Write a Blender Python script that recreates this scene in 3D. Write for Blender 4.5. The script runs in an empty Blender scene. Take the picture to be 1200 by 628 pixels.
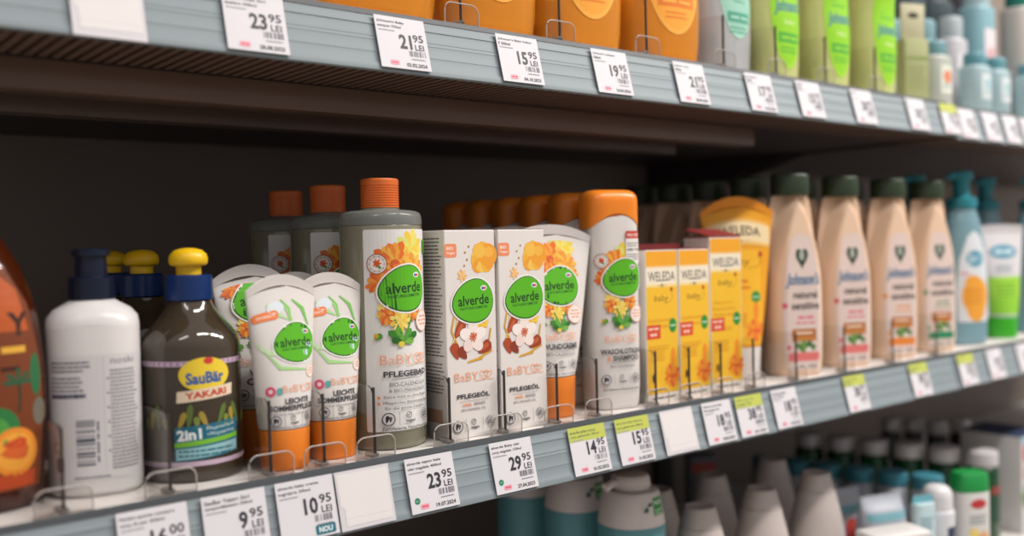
import bpy, bmesh, math, random
from mathutils import Vector, Matrix
random.seed(7)
SC = bpy.context.scene
COL = SC.collection
PI = math.pi

# ------------------------------------------------------------------ materials
def lin(c):
    return c/12.92 if c <= .04045 else ((c+.055)/1.055)**2.4
def hexc(h):
    h = h.lstrip('#')
    return tuple(lin(int(h[i:i+2], 16)/255) for i in (0, 2, 4))
_M = {}
def M(hx, rough=.45, metal=0., trans=0., ior=1.45, noise=.05, coat=0., sss=0., scale=60., bump=0., emit=0.):
    key = (hx, rough, metal, trans, ior, noise, coat, sss, scale, bump)
    if key in _M:
        return _M[key]
    m = bpy.data.materials.new('finish_'+hx.lstrip('#')+'_%d' % len(_M))
    m.use_nodes = True
    nt = m.node_tree
    b = nt.nodes['Principled BSDF']
    c = hexc(hx)
    tc = nt.nodes.new('ShaderNodeTexCoord')
    nz = nt.nodes.new('ShaderNodeTexNoise'); nz.inputs['Scale'].default_value = scale; nz.inputs['Detail'].default_value = 3
    nt.links.new(tc.outputs['Object'], nz.inputs['Vector'])
    mx = nt.nodes.new('ShaderNodeMix'); mx.data_type = 'RGBA'
    mx.inputs[6].default_value = (*[x*(1-noise) for x in c], 1)
    mx.inputs[7].default_value = (*[min(1, x*(1+noise)) for x in c], 1)
    nt.links.new(nz.outputs['Fac'], mx.inputs[0])
    nt.links.new(mx.outputs[2], b.inputs['Base Color'])
    b.inputs['Roughness'].default_value = rough
    b.inputs['Metallic'].default_value = metal
    b.inputs['IOR'].default_value = ior
    b.inputs['Transmission Weight'].default_value = trans
    b.inputs['Coat Weight'].default_value = coat
    if sss:
        b.inputs['Subsurface Weight'].default_value = sss
        b.inputs['Subsurface Radius'].default_value = (.02, .01, .005)
        b.inputs['Subsurface Scale'].default_value = .3
    if bump:
        bp = nt.nodes.new('ShaderNodeBump'); bp.inputs['Strength'].default_value = bump; bp.inputs['Distance'].default_value = .0005
        nt.links.new(nz.outputs['Fac'], bp.inputs['Height']); nt.links.new(bp.outputs['Normal'], b.inputs['Normal'])
    _M[key] = m
    return m
def ink(hx):
    return M(hx, rough=.5, noise=.03)

# ------------------------------------------------------------------ objects
def thing(name, label, cat, loc=(0, 0, 0), rotz=0., group=None):
    o = bpy.data.objects.new(name, None)
    o.empty_display_size = .02
    COL.objects.link(o)
    o.location = loc
    o.rotation_euler = (0, 0, rotz)
    o['label'] = label
    o['category'] = cat
    if group:
        o['group'] = group
    return o
def tag(o, label, cat, group=None):
    o['label'] = label
    o['category'] = cat
    if group:
        o['group'] = group
    return o
def struct(o):
    o['kind'] = 'structure'
    return o
def dup(root, loc, rotz, label):
    def cp(o, par):
        c = o.copy()
        COL.objects.link(c)
        if par:
            c.parent = par
        for ch in o.children:
            cp(ch, c)
        return c
    r = cp(root, None)
    r.location = loc
    r.rotation_euler = (0, 0, rotz)
    r['label'] = label
    return r
def row(root, spots):
    """spots: (x, y, z, rotz, label); the first one moves the source itself"""
    out = []
    for i, (x, y, z, rz, lb) in enumerate(spots):
        if i == 0:
            root.location = (x, y, z); root.rotation_euler = (0, 0, rz); root['label'] = lb
            out.append(root)
        else:
            out.append(dup(root, (x, y, z), rz, lb))
    return out

def finish(bm, name, mats, parent=None, sharp=35, smooth=True, loc=None):
    me = bpy.data.meshes.new(name)
    bmesh.ops.recalc_face_normals(bm, faces=bm.faces[:])
    bm.to_mesh(me); bm.free()
    for m in (mats if isinstance(mats, (list, tuple)) else [mats]):
        me.materials.append(m)
    if smooth:
        for p in me.polygons:
            p.use_smooth = True
        me.set_sharp_from_angle(angle=math.radians(sharp))
    o = bpy.data.objects.new(name, me)
    COL.objects.link(o)
    if parent is not None:
        o.parent = parent
    if loc:
        o.location = loc
    return o
def box_bm(bm, x0, x1, y0, y1, z0, z1, bev=0., seg=2, mi=0):
    r = bmesh.ops.create_cube(bm, size=1)
    vs = r['verts']
    for v in vs:
        v.co = Vector(((x0+x1)/2+v.co.x*(x1-x0), (y0+y1)/2+v.co.y*(y1-y0), (z0+z1)/2+v.co.z*(z1-z0)))
    fs = {f for v in vs for f in v.link_faces}
    for f in fs:
        f.material_index = mi
    if bev:
        es = {e for v in vs for e in v.link_edges}
        bmesh.ops.bevel(bm, geom=list(es), offset=bev, segments=seg, profile=.5, affect='EDGES')
def box(name, x0, x1, y0, y1, z0, z1, mat, parent=None, bev=0., seg=2):
    bm = bmesh.new()
    box_bm(bm, x0, x1, y0, y1, z0, z1, bev, seg)
    return finish(bm, name, mat, parent)
def extrude_x(name, prof, x0, x1, mat, parent=None, sharp=30):
    """profile of (y, z) points swept along x"""
    bm = bmesh.new()
    A = [bm.verts.new((x0, y, z)) for y, z in prof]
    B = [bm.verts.new((x1, y, z)) for y, z in prof]
    n = len(prof)
    for i in range(n):
        bm.faces.new((A[i], A[(i+1) % n], B[(i+1) % n], B[i]))
    bm.faces.new(A); bm.faces.new(B)
    return finish(bm, name, mat, parent, sharp)
def tube(name, pts, r, mat, parent=None, seg=8, closed=False):
    bm = bmesh.new()
    rings = []
    for i, p in enumerate(pts):
        p = Vector(p)
        a = Vector(pts[max(0, i-1)]); b = Vector(pts[min(len(pts)-1, i+1)])
        t = (b-a).normalized()
        s = Vector((0, 0, 1)) if abs(t.z) < .9 else Vector((1, 0, 0))
        u = t.cross(s).normalized(); w = t.cross(u)
        rings.append([bm.verts.new(p+r*(math.cos(2*PI*k/seg)*u+math.sin(2*PI*k/seg)*w)) for k in range(seg)])
    for i in range(len(rings)-1):
        for k in range(seg):
            bm.faces.new((rings[i][k], rings[i][(k+1) % seg], rings[i+1][(k+1) % seg], rings[i+1][k]))
    bm.faces.new(rings[0]); bm.faces.new(rings[-1])
    return finish(bm, name, mat, parent, 50)

# ------------------------------------------------------------------ lofted bodies
def sep(phi, a, b, n):
    s, c = math.sin(phi), math.cos(phi)
    x = a*math.copysign(abs(s)**(2/n), s)
    y = -b*math.copysign(abs(c)**(2/n), c)
    return x, y
def smooth(secs, k=4):
    """Catmull-Rom between the sections"""
    out = []
    N = len(secs)
    for i in range(N-1):
        p0 = secs[max(0, i-1)]; p1 = secs[i]; p2 = secs[i+1]; p3 = secs[min(N-1, i+2)]
        for j in range(k):
            t = j/k
            q = []
            for d in range(4):
                m1 = (p2[d]-p0[d])/2 if i > 0 else (p2[d]-p1[d])
                m2 = (p3[d]-p1[d])/2 if i < N-2 else (p2[d]-p1[d])
                h = (2*t**3-3*t*t+1)*p1[d]+(t**3-2*t*t+t)*m1+(-2*t**3+3*t*t)*p2[d]+(t**3-t*t)*m2
                q.append(h)
            q[0] = p1[0]+(p2[0]-p1[0])*t
            out.append(tuple(q))
    out.append(tuple(secs[-1]))
    return out
def loft(name, secs, mat, parent=None, seg=56, deform=None, sharp=40, loc=None):
    bm = bmesh.new()
    rings = []
    for (z, a, b, n) in secs:
        ring = []
        for k in range(seg):
            x, y = sep(2*PI*k/seg, a, b, n)
            co = Vector((x, y, z))
            if deform:
                co = deform(co, a, b)
            ring.append(bm.verts.new(co))
        rings.append(ring)
    for i in range(len(rings)-1):
        for k in range(seg):
            bm.faces.new((rings[i][k], rings[i][(k+1) % seg], rings[i+1][(k+1) % seg], rings[i+1][k]))
    bm.faces.new(rings[0]); bm.faces.new(rings[-1])
    return finish(bm, name, mat, parent, sharp, loc=loc)
def rnd(z0, z1, a, b, n, r0=.002, r1=.002, k=3):
    """a straight body with rounded bottom and top edges"""
    s = []
    for i in range(k+1):
        t = PI/2*i/k
        s.append((z0+r0*(1-math.sin(t)) if False else z0+r0*(1-math.cos(t)), a-r0*(1-math.sin(t)), b-r0*(1-math.sin(t)), n))
    for i in range(k+1):
        t = PI/2*i/k
        s.append((z1-r1*(1-math.sin(t)), a-r1*(1-math.cos(t)), b-r1*(1-math.cos(t)), n))
    return s
def surf(secs, deform=None):
    """maps label (u along the girth from the front, v = height) onto the loft"""
    cache = {}
    def sec(v):
        if v <= secs[0][0]:
            return secs[0][1:]
        for i in range(len(secs)-1):
            if secs[i][0] <= v <= secs[i+1][0] and secs[i+1][0] > secs[i][0]:
                t = (v-secs[i][0])/(secs[i+1][0]-secs[i][0])
                return tuple(secs[i][d]+(secs[i+1][d]-secs[i][d])*t for d in (1, 2, 3))
        return secs[-1][1:]
    def table(v):
        key = round(v, 4)
        if key in cache:
            return cache[key]
        a, b, n = sec(v)
        pts = []; s = 0.; prev = None
        for i in range(61):
            x, y = sep(PI*.62*i/60, a, b, n)
            if prev:
                s += math.hypot(x-prev[0], y-prev[1])
            pts.append((s, x, y)); prev = (x, y)
        cache[key] = pts, a, b
        return cache[key]
    def f(u, v, off):
        pts, a, b = table(v)
        au = abs(u); lo, hi = 0, len(pts)-1
        while hi-lo > 1:
            m = (lo+hi)//2
            if pts[m][0] <= au: lo = m
            else: hi = m
        (s0, x0, y0), (s1, x1, y1) = pts[lo], pts[hi]
        t = (au-s0)/max(1e-9, s1-s0)
        x = x0+(x1-x0)*t; y = y0+(y1-y0)*t
        d = math.hypot(x1-x0, y1-y0) or 1.
        nx, ny = -(y1-y0)/d, (x1-x0)/d
        if nx*x+ny*y < 0 and abs(x)+abs(y) > 1e-9:
            nx, ny = -nx, -ny
        sg = -1 if u < 0 else 1
        co = Vector((sg*x, y, v))
        if deform:
            co = deform(co, a, b)
        return co+Vector((sg*(abs(nx) if nx > 0 else nx)*off, -abs(ny)*off if ny < 0 else ny*off, 0))
    return f
def flat(y=0.):
    return lambda u, v, off: Vector((u, y-off, v))

# ------------------------------------------------------------------ flat printing
_T = {}
def text_mesh(s, bold):
    key = (s, bold)
    if key not in _T:
        c = bpy.data.curves.new('lettering', 'FONT')
        c.body = s; c.size = 1.; c.resolution_u = 2; c.offset = bold
        o = bpy.data.objects.new('lettering', c)
        COL.objects.link(o)
        dg = bpy.context.evaluated_depsgraph_get(); dg.update()
        me = o.evaluated_get(dg).to_mesh()
        vs = [(v.co.x, v.co.y) for v in me.vertices]
        fs = [tuple(p.vertices) for p in me.polygons]
        o.evaluated_get(dg).to_mesh_clear()
        bpy.data.objects.remove(o); bpy.data.curves.remove(c)
        xs = [v[0] for v in vs] or [0, 1]; ys = [v[1] for v in vs] or [0, 1]
        _T[key] = vs, fs, min(xs), max(xs), min(ys), max(ys)
    return _T[key]
class Print:
    def __init__(self):
        self.shapes = []
    def raw(self, vs, fs, hx):
        self.shapes.append((vs, fs, hx))
    def poly(self, pts, hx):
        self.raw(list(pts), [tuple(range(len(pts)))], hx)
    def rect(self, x0, x1, y0, y1, hx):
        self.poly([(x0, y0), (x1, y0), (x1, y1), (x0, y1)], hx)
    def rrect(self, x0, x1, y0, y1, r, hx):
        p = []
        for cx, cy, a0 in ((x1-r, y0+r, -90), (x1-r, y1-r, 0), (x0+r, y1-r, 90), (x0+r, y0+r, 180)):
            for k in range(5):
                a = math.radians(a0+22.5*k); p.append((cx+r*math.cos(a), cy+r*math.sin(a)))
        self.poly(p, hx)
    def ell(self, cx, cy, rx, ry, hx, rot=0., n=28, egg=0.):
        c, s = math.cos(rot), math.sin(rot)
        p = []
        for k in range(n):
            a = 2*PI*k/n
            x = rx*math.cos(a); y = ry*math.sin(a)*(1+egg*math.cos(a))
            p.append((cx+x*c-y*s, cy+x*s+y*c))
        self.poly(p, hx)
    def ring(self, cx, cy, r, w, hx, n=24, ry=None, a0=0., a1=2*PI):
        ry = ry or r
        vs = []; fs = []
        for k in range(n+1):
            a = a0+(a1-a0)*k/n
            vs += [(cx+r*math.cos(a), cy+ry*math.sin(a)), (cx+(r-w)*math.cos(a), cy+(ry-w)*math.sin(a))]
        for k in range(n):
            fs.append((2*k, 2*k+2, 2*k+3, 2*k+1))
        self.raw(vs, fs, hx)
    def line(self, pts, w, hx):
        vs = []; fs = []
        for i, (x, y) in enumerate(pts):
            a = pts[max(0, i-1)]; b = pts[min(len(pts)-1, i+1)]
            dx, dy = b[0]-a[0], b[1]-a[1]; d = math.hypot(dx, dy) or 1
            ww = w[i] if isinstance(w, (list, tuple)) else w
            vs += [(x-dy/d*ww/2, y+dx/d*ww/2), (x+dy/d*ww/2, y-dx/d*ww/2)]
        for i in range(len(pts)-1):
            fs.append((2*i, 2*i+1, 2*i+3, 2*i+2))
        self.raw(vs, fs, hx)
    def text(self, s, cx, cy, hx, w=None, h=None, bold=0., rot=0., shear=0.):
        vs, fs, x0, x1, y0, y1 = text_mesh(s, bold)
        if not fs:
            return
        sx = w/(x1-x0) if w else None
        sy = h/(y1-y0) if h else None
        sx = sx or sy; sy = sy or sx
        c, sn = math.cos(rot), math.sin(rot)
        out = []
        for x, y in vs:
            X = (x-(x0+x1)/2)*sx; Y = (y-(y0+y1)/2)*sy
            X += shear*Y
            out.append((cx+X*c-Y*sn, cy+X*sn+Y*c))
        self.raw(out, fs, hx)
    def scribble(self, n, cx, cy, hx, w=.01, h=.003, rot=0., seed=4):
        """one line of type too blurred to read: n word-long dashes"""
        rr = random.Random(seed+n)
        ws = [rr.uniform(.6, 1.4) for _ in range(n)]
        T = sum(ws)+.25*(n-1); x = -w/2
        c, sn = math.cos(rot), math.sin(rot)
        vs = []; fs = []
        for q in ws:
            L = q/T*w
            b = len(vs)
            for dx, dy in ((x, -h*.3), (x+L, -h*.3), (x+L, h*.3), (x, h*.3)):
                vs.append((cx+dx*c-dy*sn, cy+dx*sn+dy*c))
            fs.append((b, b+1, b+2, b+3)); x += L+.25/T*w
        self.raw(vs, fs, hx)
    def petal(self, cx, cy, L, W, ang, hx, r0=0.):
        p = []
        for k in range(9):
            t = k/8
            p.append((r0+L*t, W/2*(t**.6)*math.sqrt(max(0., 1-t**5))*1.25))
        p += [(x, -y) for x, y in reversed(p[:-1])]
        c, s = math.cos(ang), math.sin(ang)
        q = []
        for x, y in p:
            if q and abs(cx+x*c-y*s-q[-1][0]) < 1e-7 and abs(cy+x*s+y*c-q[-1][1]) < 1e-7:
                continue
            q.append((cx+x*c-y*s, cy+x*s+y*c))
        if math.hypot(q[0][0]-q[-1][0], q[0][1]-q[-1][1]) < 1e-7:
            q.pop()
        self.poly(q, hx)
    def flower(self, cx, cy, R, cols, n=13, core=None, seed=1, a0=0., a1=2*PI, wide=.36):
        rr = random.Random(seed)
        for k in range(n):
            a = a0+(a1-a0)*k/n+rr.uniform(-.12, .12)
            self.petal(cx, cy, R*rr.uniform(.82, 1.), R*wide, a, cols[k % len(cols)])
        for k in range(n):
            a = a0+(a1-a0)*(k+.5)/n
            self.petal(cx, cy, R*.62, R*wide*.6, a, cols[(k+1) % len(cols)])
        if core:
            self.ell(cx, cy, R*.2, R*.2, core, n=14)
    def paragraph(self, x0, x1, ytop, n, step, hx, seed=1, h=.45, words=True):
        """rows of unreadably small grey type, drawn as word-long dashes"""
        rr = random.Random(seed)
        vs = []; fs = []
        for i in range(n):
            y = ytop-i*step; x = x0
            end = x1-(x1-x0)*rr.uniform(0, .18)
            while x < end:
                L = min(rr.uniform(.05, .16)*(x1-x0), end-x)
                b = len(vs)
                vs += [(x, y), (x+L, y), (x+L, y+step*h), (x, y+step*h)]
                fs.append((b, b+1, b+2, b+3)); x += L+.018*(x1-x0)
        self.raw(vs, fs, hx)
    def bars(self, x0, x1, y0, y1, hx, seed=1, n=22, vertical=True):
        rr = random.Random(seed)
        vs = []; fs = []
        ws = [rr.choice((1, 1, 2, 3)) for _ in range(2*n)]
        T = sum(ws); p = 0
        for i, w in enumerate(ws):
            if i % 2 == 0:
                b = len(vs)
                t0, t1 = p/T, (p+w)/T
                if vertical:
                    q = [(x0+(x1-x0)*t0, y0), (x0+(x1-x0)*t1, y0), (x0+(x1-x0)*t1, y1), (x0+(x1-x0)*t0, y1)]
                else:
                    q = [(x0, y0+(y1-y0)*t0), (x1, y0+(y1-y0)*t0), (x1, y0+(y1-y0)*t1), (x0, y0+(y1-y0)*t1)]
                vs += q; fs.append((b, b+1, b+2, b+3))
            p += w
        self.raw(vs, fs, hx)
    def build(self, name, fmap, parent=None, du=None, dv=None, base=.00022, step=4e-6, mats=None, clip=None):
        bm = bmesh.new()
        names = []
        lay = bm.verts.layers.float.new('lift')
        for i, (vs, fs, hx) in enumerate(self.shapes):
            if hx not in names:
                names.append(hx)
            mi = names.index(hx)
            bv = []
            for x, y in vs:
                v = bm.verts.new((x, y, 0)); v[lay] = base+step*i; bv.append(v)
            for f in fs:
                try:
                    fc = bm.faces.new([bv[k] for k in f]); fc.material_index = mi
                except ValueError:
                    pass
        if clip:
            for ax, val, sg in ((0, clip[0], -1), (0, clip[1], 1), (1, clip[2], -1), (1, clip[3], 1)):
                co = [0, 0, 0]; co[ax] = val
                no = [0, 0, 0]; no[ax] = sg
                bmesh.ops.bisect_plane(bm, geom=bm.verts[:]+bm.edges[:]+bm.faces[:], dist=1e-7, plane_co=co, plane_no=no, clear_outer=True)
        if du or dv:
            for ax, st in ((0, du), (1, dv)):
                if not st:
                    continue
                c = [v.co[ax] for v in bm.verts]
                k = math.ceil(min(c)/st)
                while k*st < max(c):
                    co = [0, 0, 0]; co[ax] = k*st
                    no = [0, 0, 0]; no[ax] = 1
                    bmesh.ops.bisect_plane(bm, geom=bm.verts[:]+bm.edges[:]+bm.faces[:], dist=1e-7, plane_co=co, plane_no=no)
                    k += 1
        bmesh.ops.triangulate(bm, faces=[f for f in bm.faces if len(f.verts) > 4])
        lifts = [v[lay] for v in bm.verts]
        if du or dv:                               # vertices made by the cuts take the lift of a neighbour on the same shape
            pass
        for v, L in zip(bm.verts, lifts):
            v.co = fmap(v.co.x, v.co.y, L)
        me = bpy.data.meshes.new(name)
        bm.normal_update()
        bm.to_mesh(me); bm.free()
        for h in names:
            me.materials.append((mats or {}).get(h) or ink(h))
        o = bpy.data.objects.new(name, me)
        COL.objects.link(o)
        if parent is not None:
            o.parent = parent
        return o

# ------------------------------------------------------------------ store constants (metres; X along the shelf, Y into it, Z up)
H = .3023                      # upper deck above the middle deck
RV, RY = .043, .0112           # height and slant of the price rail
LOW = -.275                    # bottom deck
BACK = .47
JOINT = 1.135

white_deck = M('#d9d3cf', .4)
grey_rail = M('#818c91', .55, coat=0., noise=.04, scale=25)
groove_m = M('#43474b', .5)
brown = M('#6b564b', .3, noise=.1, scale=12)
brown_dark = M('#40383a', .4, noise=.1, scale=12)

def shelf(name, z, x0, x1, label, yf=0., beam=True, beam_x1=None, dy=0.):
    t = thing(name, label, 'shelf', (0, dy, z))
    yb = BACK-.002-dy
    box('deck', x0, x1, .0005, yb, -.006, 0, white_deck, t, .0006, 1)
    # slanted price rail with shallow ridges
    k = RY/RV
    def P(d, out=0.):
        return (-k*d-out*.968, -d+out*-.25)
    prof = [P(.0042, .0004)]
    for d, o in ((.0085, .0003), (.009, .0007), (.0105, .0007), (.011, .0002), (.018, .0002), (.0182, .0004), (.0188, .0004), (.019, .0002), (.0205, .0002), (.0207, .0004), (.0213, .0004), (.0215, .0002), (.029, .0002),
                 (.0293, .0004), (.0299, .0004), (.0302, .0002), (.0365, .0002), (.0375, .0009), (.040, .0013), (.0422, .0010), (.043, 0)):
        prof.append(P(d, o))
    prof += [(-k*.043+.004, -.043), (-k*.0042+.004, -.0042)]
    r = extrude_x('price_rail', prof, x0, x1, grey_rail, t)
    extrude_x('rail_groove', [(.0004, -.0002), (-.0006, -.0006), (-.0018, -.0042), (.0012, -.0042)], x0, x1, groove_m, t)
    # ribbed front of the underside
    n = int((x1-x0)/.0075)
    bm = bmesh.new()
    for i in range(n):
        xx = x0+.0075*i
        box_bm(bm, xx, xx+.0042, -.006, .061, -.0425, -.0385)
    box_bm(bm, x0, x1, -.0055, .062, -.0385, -.0365)
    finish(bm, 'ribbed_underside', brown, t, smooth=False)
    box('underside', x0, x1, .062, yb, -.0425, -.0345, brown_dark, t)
    if beam:
        bx = beam_x1 or x1
        box('stiffening_beam', x0, bx, .0615, .085, -.062, -.0426, brown, t, .0015)
        box('stiffening_beam', x0, bx, .17, .19, -.0612, -.0426, brown, t, .0015)
    return t
up = shelf('shelf_board', H, -.35, JOINT, 'upper shelf board with grey price rail holding the amber and green bottles', beam_x1=.842)
mid = shelf('shelf_board', 0, -.35, JOINT, 'middle shelf board with white deck and grey price rail under the cream cartons')
up2 = shelf('shelf_board', H-.003, JOINT+.003, 2.5, 'upper shelf board beyond the rail joint, carrying small turquoise packs', beam=False)
mid2 = shelf('shelf_board', .0, JOINT+.003, 2.5, 'middle shelf board beyond the rail joint, carrying blue pump bottles')
low = shelf('shelf_board', LOW, -.35, 2.5, 'dim bottom shelf board under the white conical bottles', beam=False, dy=-.12)
for t in (up, up2):
    # sheet-metal bracket under the board at the joint
    xx = JOINT-.012 if t is up else JOINT+.006
    bm = bmesh.new()
    a = [bm.verts.new((xx, y, z)) for y, z in ((.2, -.0426), (BACK-.012, -.0426), (BACK-.012, -.105), (BACK-.05, -.1))]
    b = [bm.verts.new((xx+.006, v.co.y, v.co.z)) for v in a]
    for i in range(4):
        bm.faces.new((a[i], a[(i+1) % 4], b[(i+1) % 4], b[i]))
    bm.faces.new(a); bm.faces.new(b)
    finish(bm, 'bracket', brown_dark, t)
back_m = M('#82766d', .42, noise=.12, scale=5)
struct(box('wall_back', -.6, 2.7, BACK, BACK+.03, -1.0, 1.1, back_m))
post = box('trim_1', JOINT-.017, JOINT+.02, BACK-.012, BACK-.0005, -1., 1.1, M('#2e2a28', .4), None, .001)
struct(post)
struct(box('floor', -3, 5, -3.5, 1.2, -1.05, -1.0, M('#a3968a', .35, noise=.08, scale=3)))

# ------------------------------------------------------------------ price tags
PAPER = '#e9e6ea'
INKD = '#33333b'
tag_tilt = -math.atan(RY/RV)
paper_m = M('#d9d6db', .55, noise=.02)
blank_m = M('#d2ced2', .5, noise=.03)
def price_tag(x, zdeck, label, big=None, cents='95', lines=('', ''), header=None, date=None, pink=True, green=False, nou=False, w=.040, h=.0375, drop=0., tilt=0., blank=False, detail=1):
    t = thing('price_tag', label, 'price tag', (x, -.0016, zdeck-.0042), 0, 'price tags in the shelf rails')
    t.rotation_euler = (tag_tilt, tilt, 0)
    t.delta_location = (0, -.0016, 0)
    bm = bmesh.new()
    box_bm(bm, -w/2, w/2, -.0006, -.0001, -h-drop, -drop*.2)
    finish(bm, 'card', blank_m if blank else paper_m, t, smooth=False)
    P = Print()
    top = -.0012
    if blank:
        # a folded plain label: the lighter flap with its torn left corner
        P.poly([(-w/2+.001, -.002), (w/2-.0015, -.002), (w/2-.002, -h*.93), (-w/2+.004, -h*.93), (-w/2+.004, -h*.62), (-w/2+.0015, -h*.6)], '#dfdad9')
        P.line([(-w/2+.003, -h*.8), (w/2-.002, -h*.81)], .0003, '#c9c4c6')
        P.build('flap_print', flat(-.0007), t, base=.00005)
        return t
    if header:
        P.rect(-w/2, w/2, -h*.3, 0, header)
    for i, s in enumerate(lines):
        if s:
            ww = min(w*.86, len(s)*.00155)
            P.text(s, -w/2+.0016+ww/2, top-.0028-.0035*i, INKD, w=ww, h=.0024, bold=.01)
    if detail:
        P.paragraph(-w/2+.002, -w*.12, -.0108, 1, .0018, '#9a98a0', 3)
    if big:
        bw = .0088*len(big) if len(big) > 1 else .0085
        bx = .0035-(.0085 if len(big) == 1 else 0)*0
        q = text_mesh(big, .03)
        bw = (q[3]-q[2])/(q[5]-q[4])*.0105*.86
        P.text(big, .0072-bw/2, -.0175, INKD, w=bw, h=.0105, bold=.03)
        P.text(cents, .0128, -.0142, INKD, w=.0085, h=.0056, bold=.015)
        P.text('LEI', .0130, -.0208, INKD, w=.0072, h=.0042, bold=.01)
    if detail:
        P.bars(.004, .0175, -.0278, -.0238, '#77767e', int(x*1000), 9)
        P.paragraph(.005, .0175, -.0302, 1, .0016, '#8b8a92', 5)
    if date:
        P.text(date, .0085, -.0343, INKD, w=.0165, h=.0027, bold=.02)
    if pink:
        P.rrect(-.0125, -.0055, -.0352, -.0318, .0012, '#e8a0ae')
        P.scribble(2, -.009, -.0335, '#d2405e', w=.0048, h=.0018)
    if green:
        P.ell(-.0145, -.0292, .0022, .0022, '#2f8160')
        P.paragraph(-.016, -.013, -.0295, 1, .0012, '#8fc0a8', 2)
    if nou:
        P.rrect(.0035, .0175, -.0362, -.0302, .001, '#1f6b7c')
        P.text('NOU', .0105, -.0332, '#e8eef0', w=.0095, h=.0036, bold=.03)
    P.build('printing', flat(-.0007), t, base=.00005)
    return t
GH = '#bcc45c'
LT = [
 (.1824, '16', '00', ('Noske spuma curatare', 'corp & par 200ml'), None, None, {}, 'price tag reading 16.00 below the white pump bottle'),
 (.231, '9', '95', ('SauBar Yakari 2in1', 'sampon&balsam 250ml'), None, None, {}, 'price tag reading 9.95 below the dark bottle with yellow knob'),
 (.2779, '10', '95', ('alverde baby crema', 'ingrijire 50ml'), None, None, dict(nou=True, pink=False), 'price tag reading 10.95 with teal corner badge below the orange-capped tube'),
 (.3734, '23', '95', ('alverde sapun baie', 'ulei migdale 400ml'), None, '19.07.2024', dict(green=True), 'price tag reading 23.95 with green dot below the tall bath bottle'),
 (.4469, '29', '95', ('alverde Baby ulei', 'corp migdale 150ml'), None, '27.04.2023', dict(green=True), 'price tag reading 29.95 below the two floral cartons'),
 (.5252, '14', '95', ('alverde bebe crema', 'corp galbenele 100ml'), GH, '01.02.2023', {}, 'price tag reading 14.95 with yellow-green header'),
 (.5773, '15', '95', ('alverde baby lotiune', 'spal galbenele 200ml'), GH, '31.02.2023', {}, 'price tag reading 15.95 with yellow-green header below the orange-topped bottle'),
 (.6875, '18', '95', ('Weleda crema baby', '75ml galbenele'), None, '18.05.2024', {}, 'price tag reading 18 right of a blank card, below yellow cartons'),
 (.7345, '38', '95', ('Weleda crema corp', 'calendula 75ml'), GH, '18.11.2023', {}, 'price tag reading 38 with yellow-green header'),
 (.7905, '18', '95', ('Weleda lotiune', 'copii 200ml'), None, '14.08.2023', {}, 'price tag reading 18 below the white cap of the yellow tube'),
 (.9152, '30', '95', ('lotiune natural', 'sensitive'), GH, None, {}, 'blurred price tag with green header between first and second cream bottles'),
 (1.0492, '30', '95', ('lotiune natural', 'sensitive'), GH, None, {}, 'blurred price tag with green header below the third cream bottle'),
 (1.1635, '21', '95', ('gel natural', ''), GH, None, {}, 'blurred price tag with green header just beyond the lower rail joint'),
 (1.2396, '19', '95', ('lotiune', ''), None, None, {}, 'blurred plain white price tag below the orange-printed blue bottle'),
 (1.3243, '17', '95', ('crema', ''), None, None, {}, 'blurred plain white price tag below the green and white tube'),
]
for x, b, c, ls, hd, dt, kw, lb in LT:
    price_tag(x, 0, lb, b, c, ls, hd, dt, **kw)
price_tag(.3199, 0, 'blank white card in the rail below two orange-capped tubes', blank=True, w=.041, h=.038)
price_tag(.6329, 0, 'blank white card in the rail below the first yellow carton', blank=True, w=.042, h=.038)
UT = [
 (.2525, '23', '95', ('sampon copii 2in1', 'spalare 500ml'), None, '28.08.2023', {}, 'price tag reading 23.95 at the near end of the upper rail'),
 (.3583, '21', '95', ("Johnson's Baby", 'sampon 750ml'), None, '03.02.2024', {}, 'price tag reading 21.95 below the first amber bottle'),
 (.462, '15', '95', ("Johnson's Baby lotiun", 'F 500ml'), None, '04.10.2023', {}, 'price tag reading 15.95 in the upper rail'),
 (.5594, '19', '95', ("Johnson's sampon", '500ml'), None, '24.04.2024', {}, 'price tag reading 19.95 in the upper rail'),
 (.6579, '21', '95', ('lotiune corp', '300ml'), None, '28.04.2024', {}, 'price tag reading 21.95 below the last amber bottle'),
 (.758, '17', '95', ('gel spalare', '300ml'), None, '03.02.2024', {}, 'price tag reading 17 below the green bottles'),
 (.8391, '15', '95', ('sampon', '300ml'), None, None, {}, 'price tag reading 15 below the green bottles'),
 (.9374, '20', '95', ('sampon', ''), None, None, {}, 'blurred upper price tag below the widest pair of green bottles'),
 (1.0504, '20', '95', ('gel', ''), None, None, {}, 'blurred upper price tag left of the rail joint'),
 (1.1275, '12', '95', ('', ''), GH, None, {}, 'blurred upper price tag with yellow top at the rail joint'),
 (1.1727, '12', '95', ('', ''), None, None, {}, 'blurred upper price tag, first white one past the rail joint'),
 (1.2352, '14', '95', ('', ''), None, None, {}, 'blurred upper price tag, second white one past the rail joint'),
 (1.2922, '14', '95', ('', ''), None, None, {}, 'blurred upper price tag, third white one past the rail joint'),
 (1.3448, '16', '95', ('', ''), None, None, {}, 'blurred upper price tag at the far right end'),
]
for x, b, c, ls, hd, dt, kw, lb in UT:
    price_tag(x, H-(.003 if x > JOINT else 0), lb, b, c, ls, hd, dt, **kw)
price_tag(.1656, H, 'blank white card hanging low in the near end of the upper rail', blank=True, w=.0395, h=.038, drop=.002)

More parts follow.
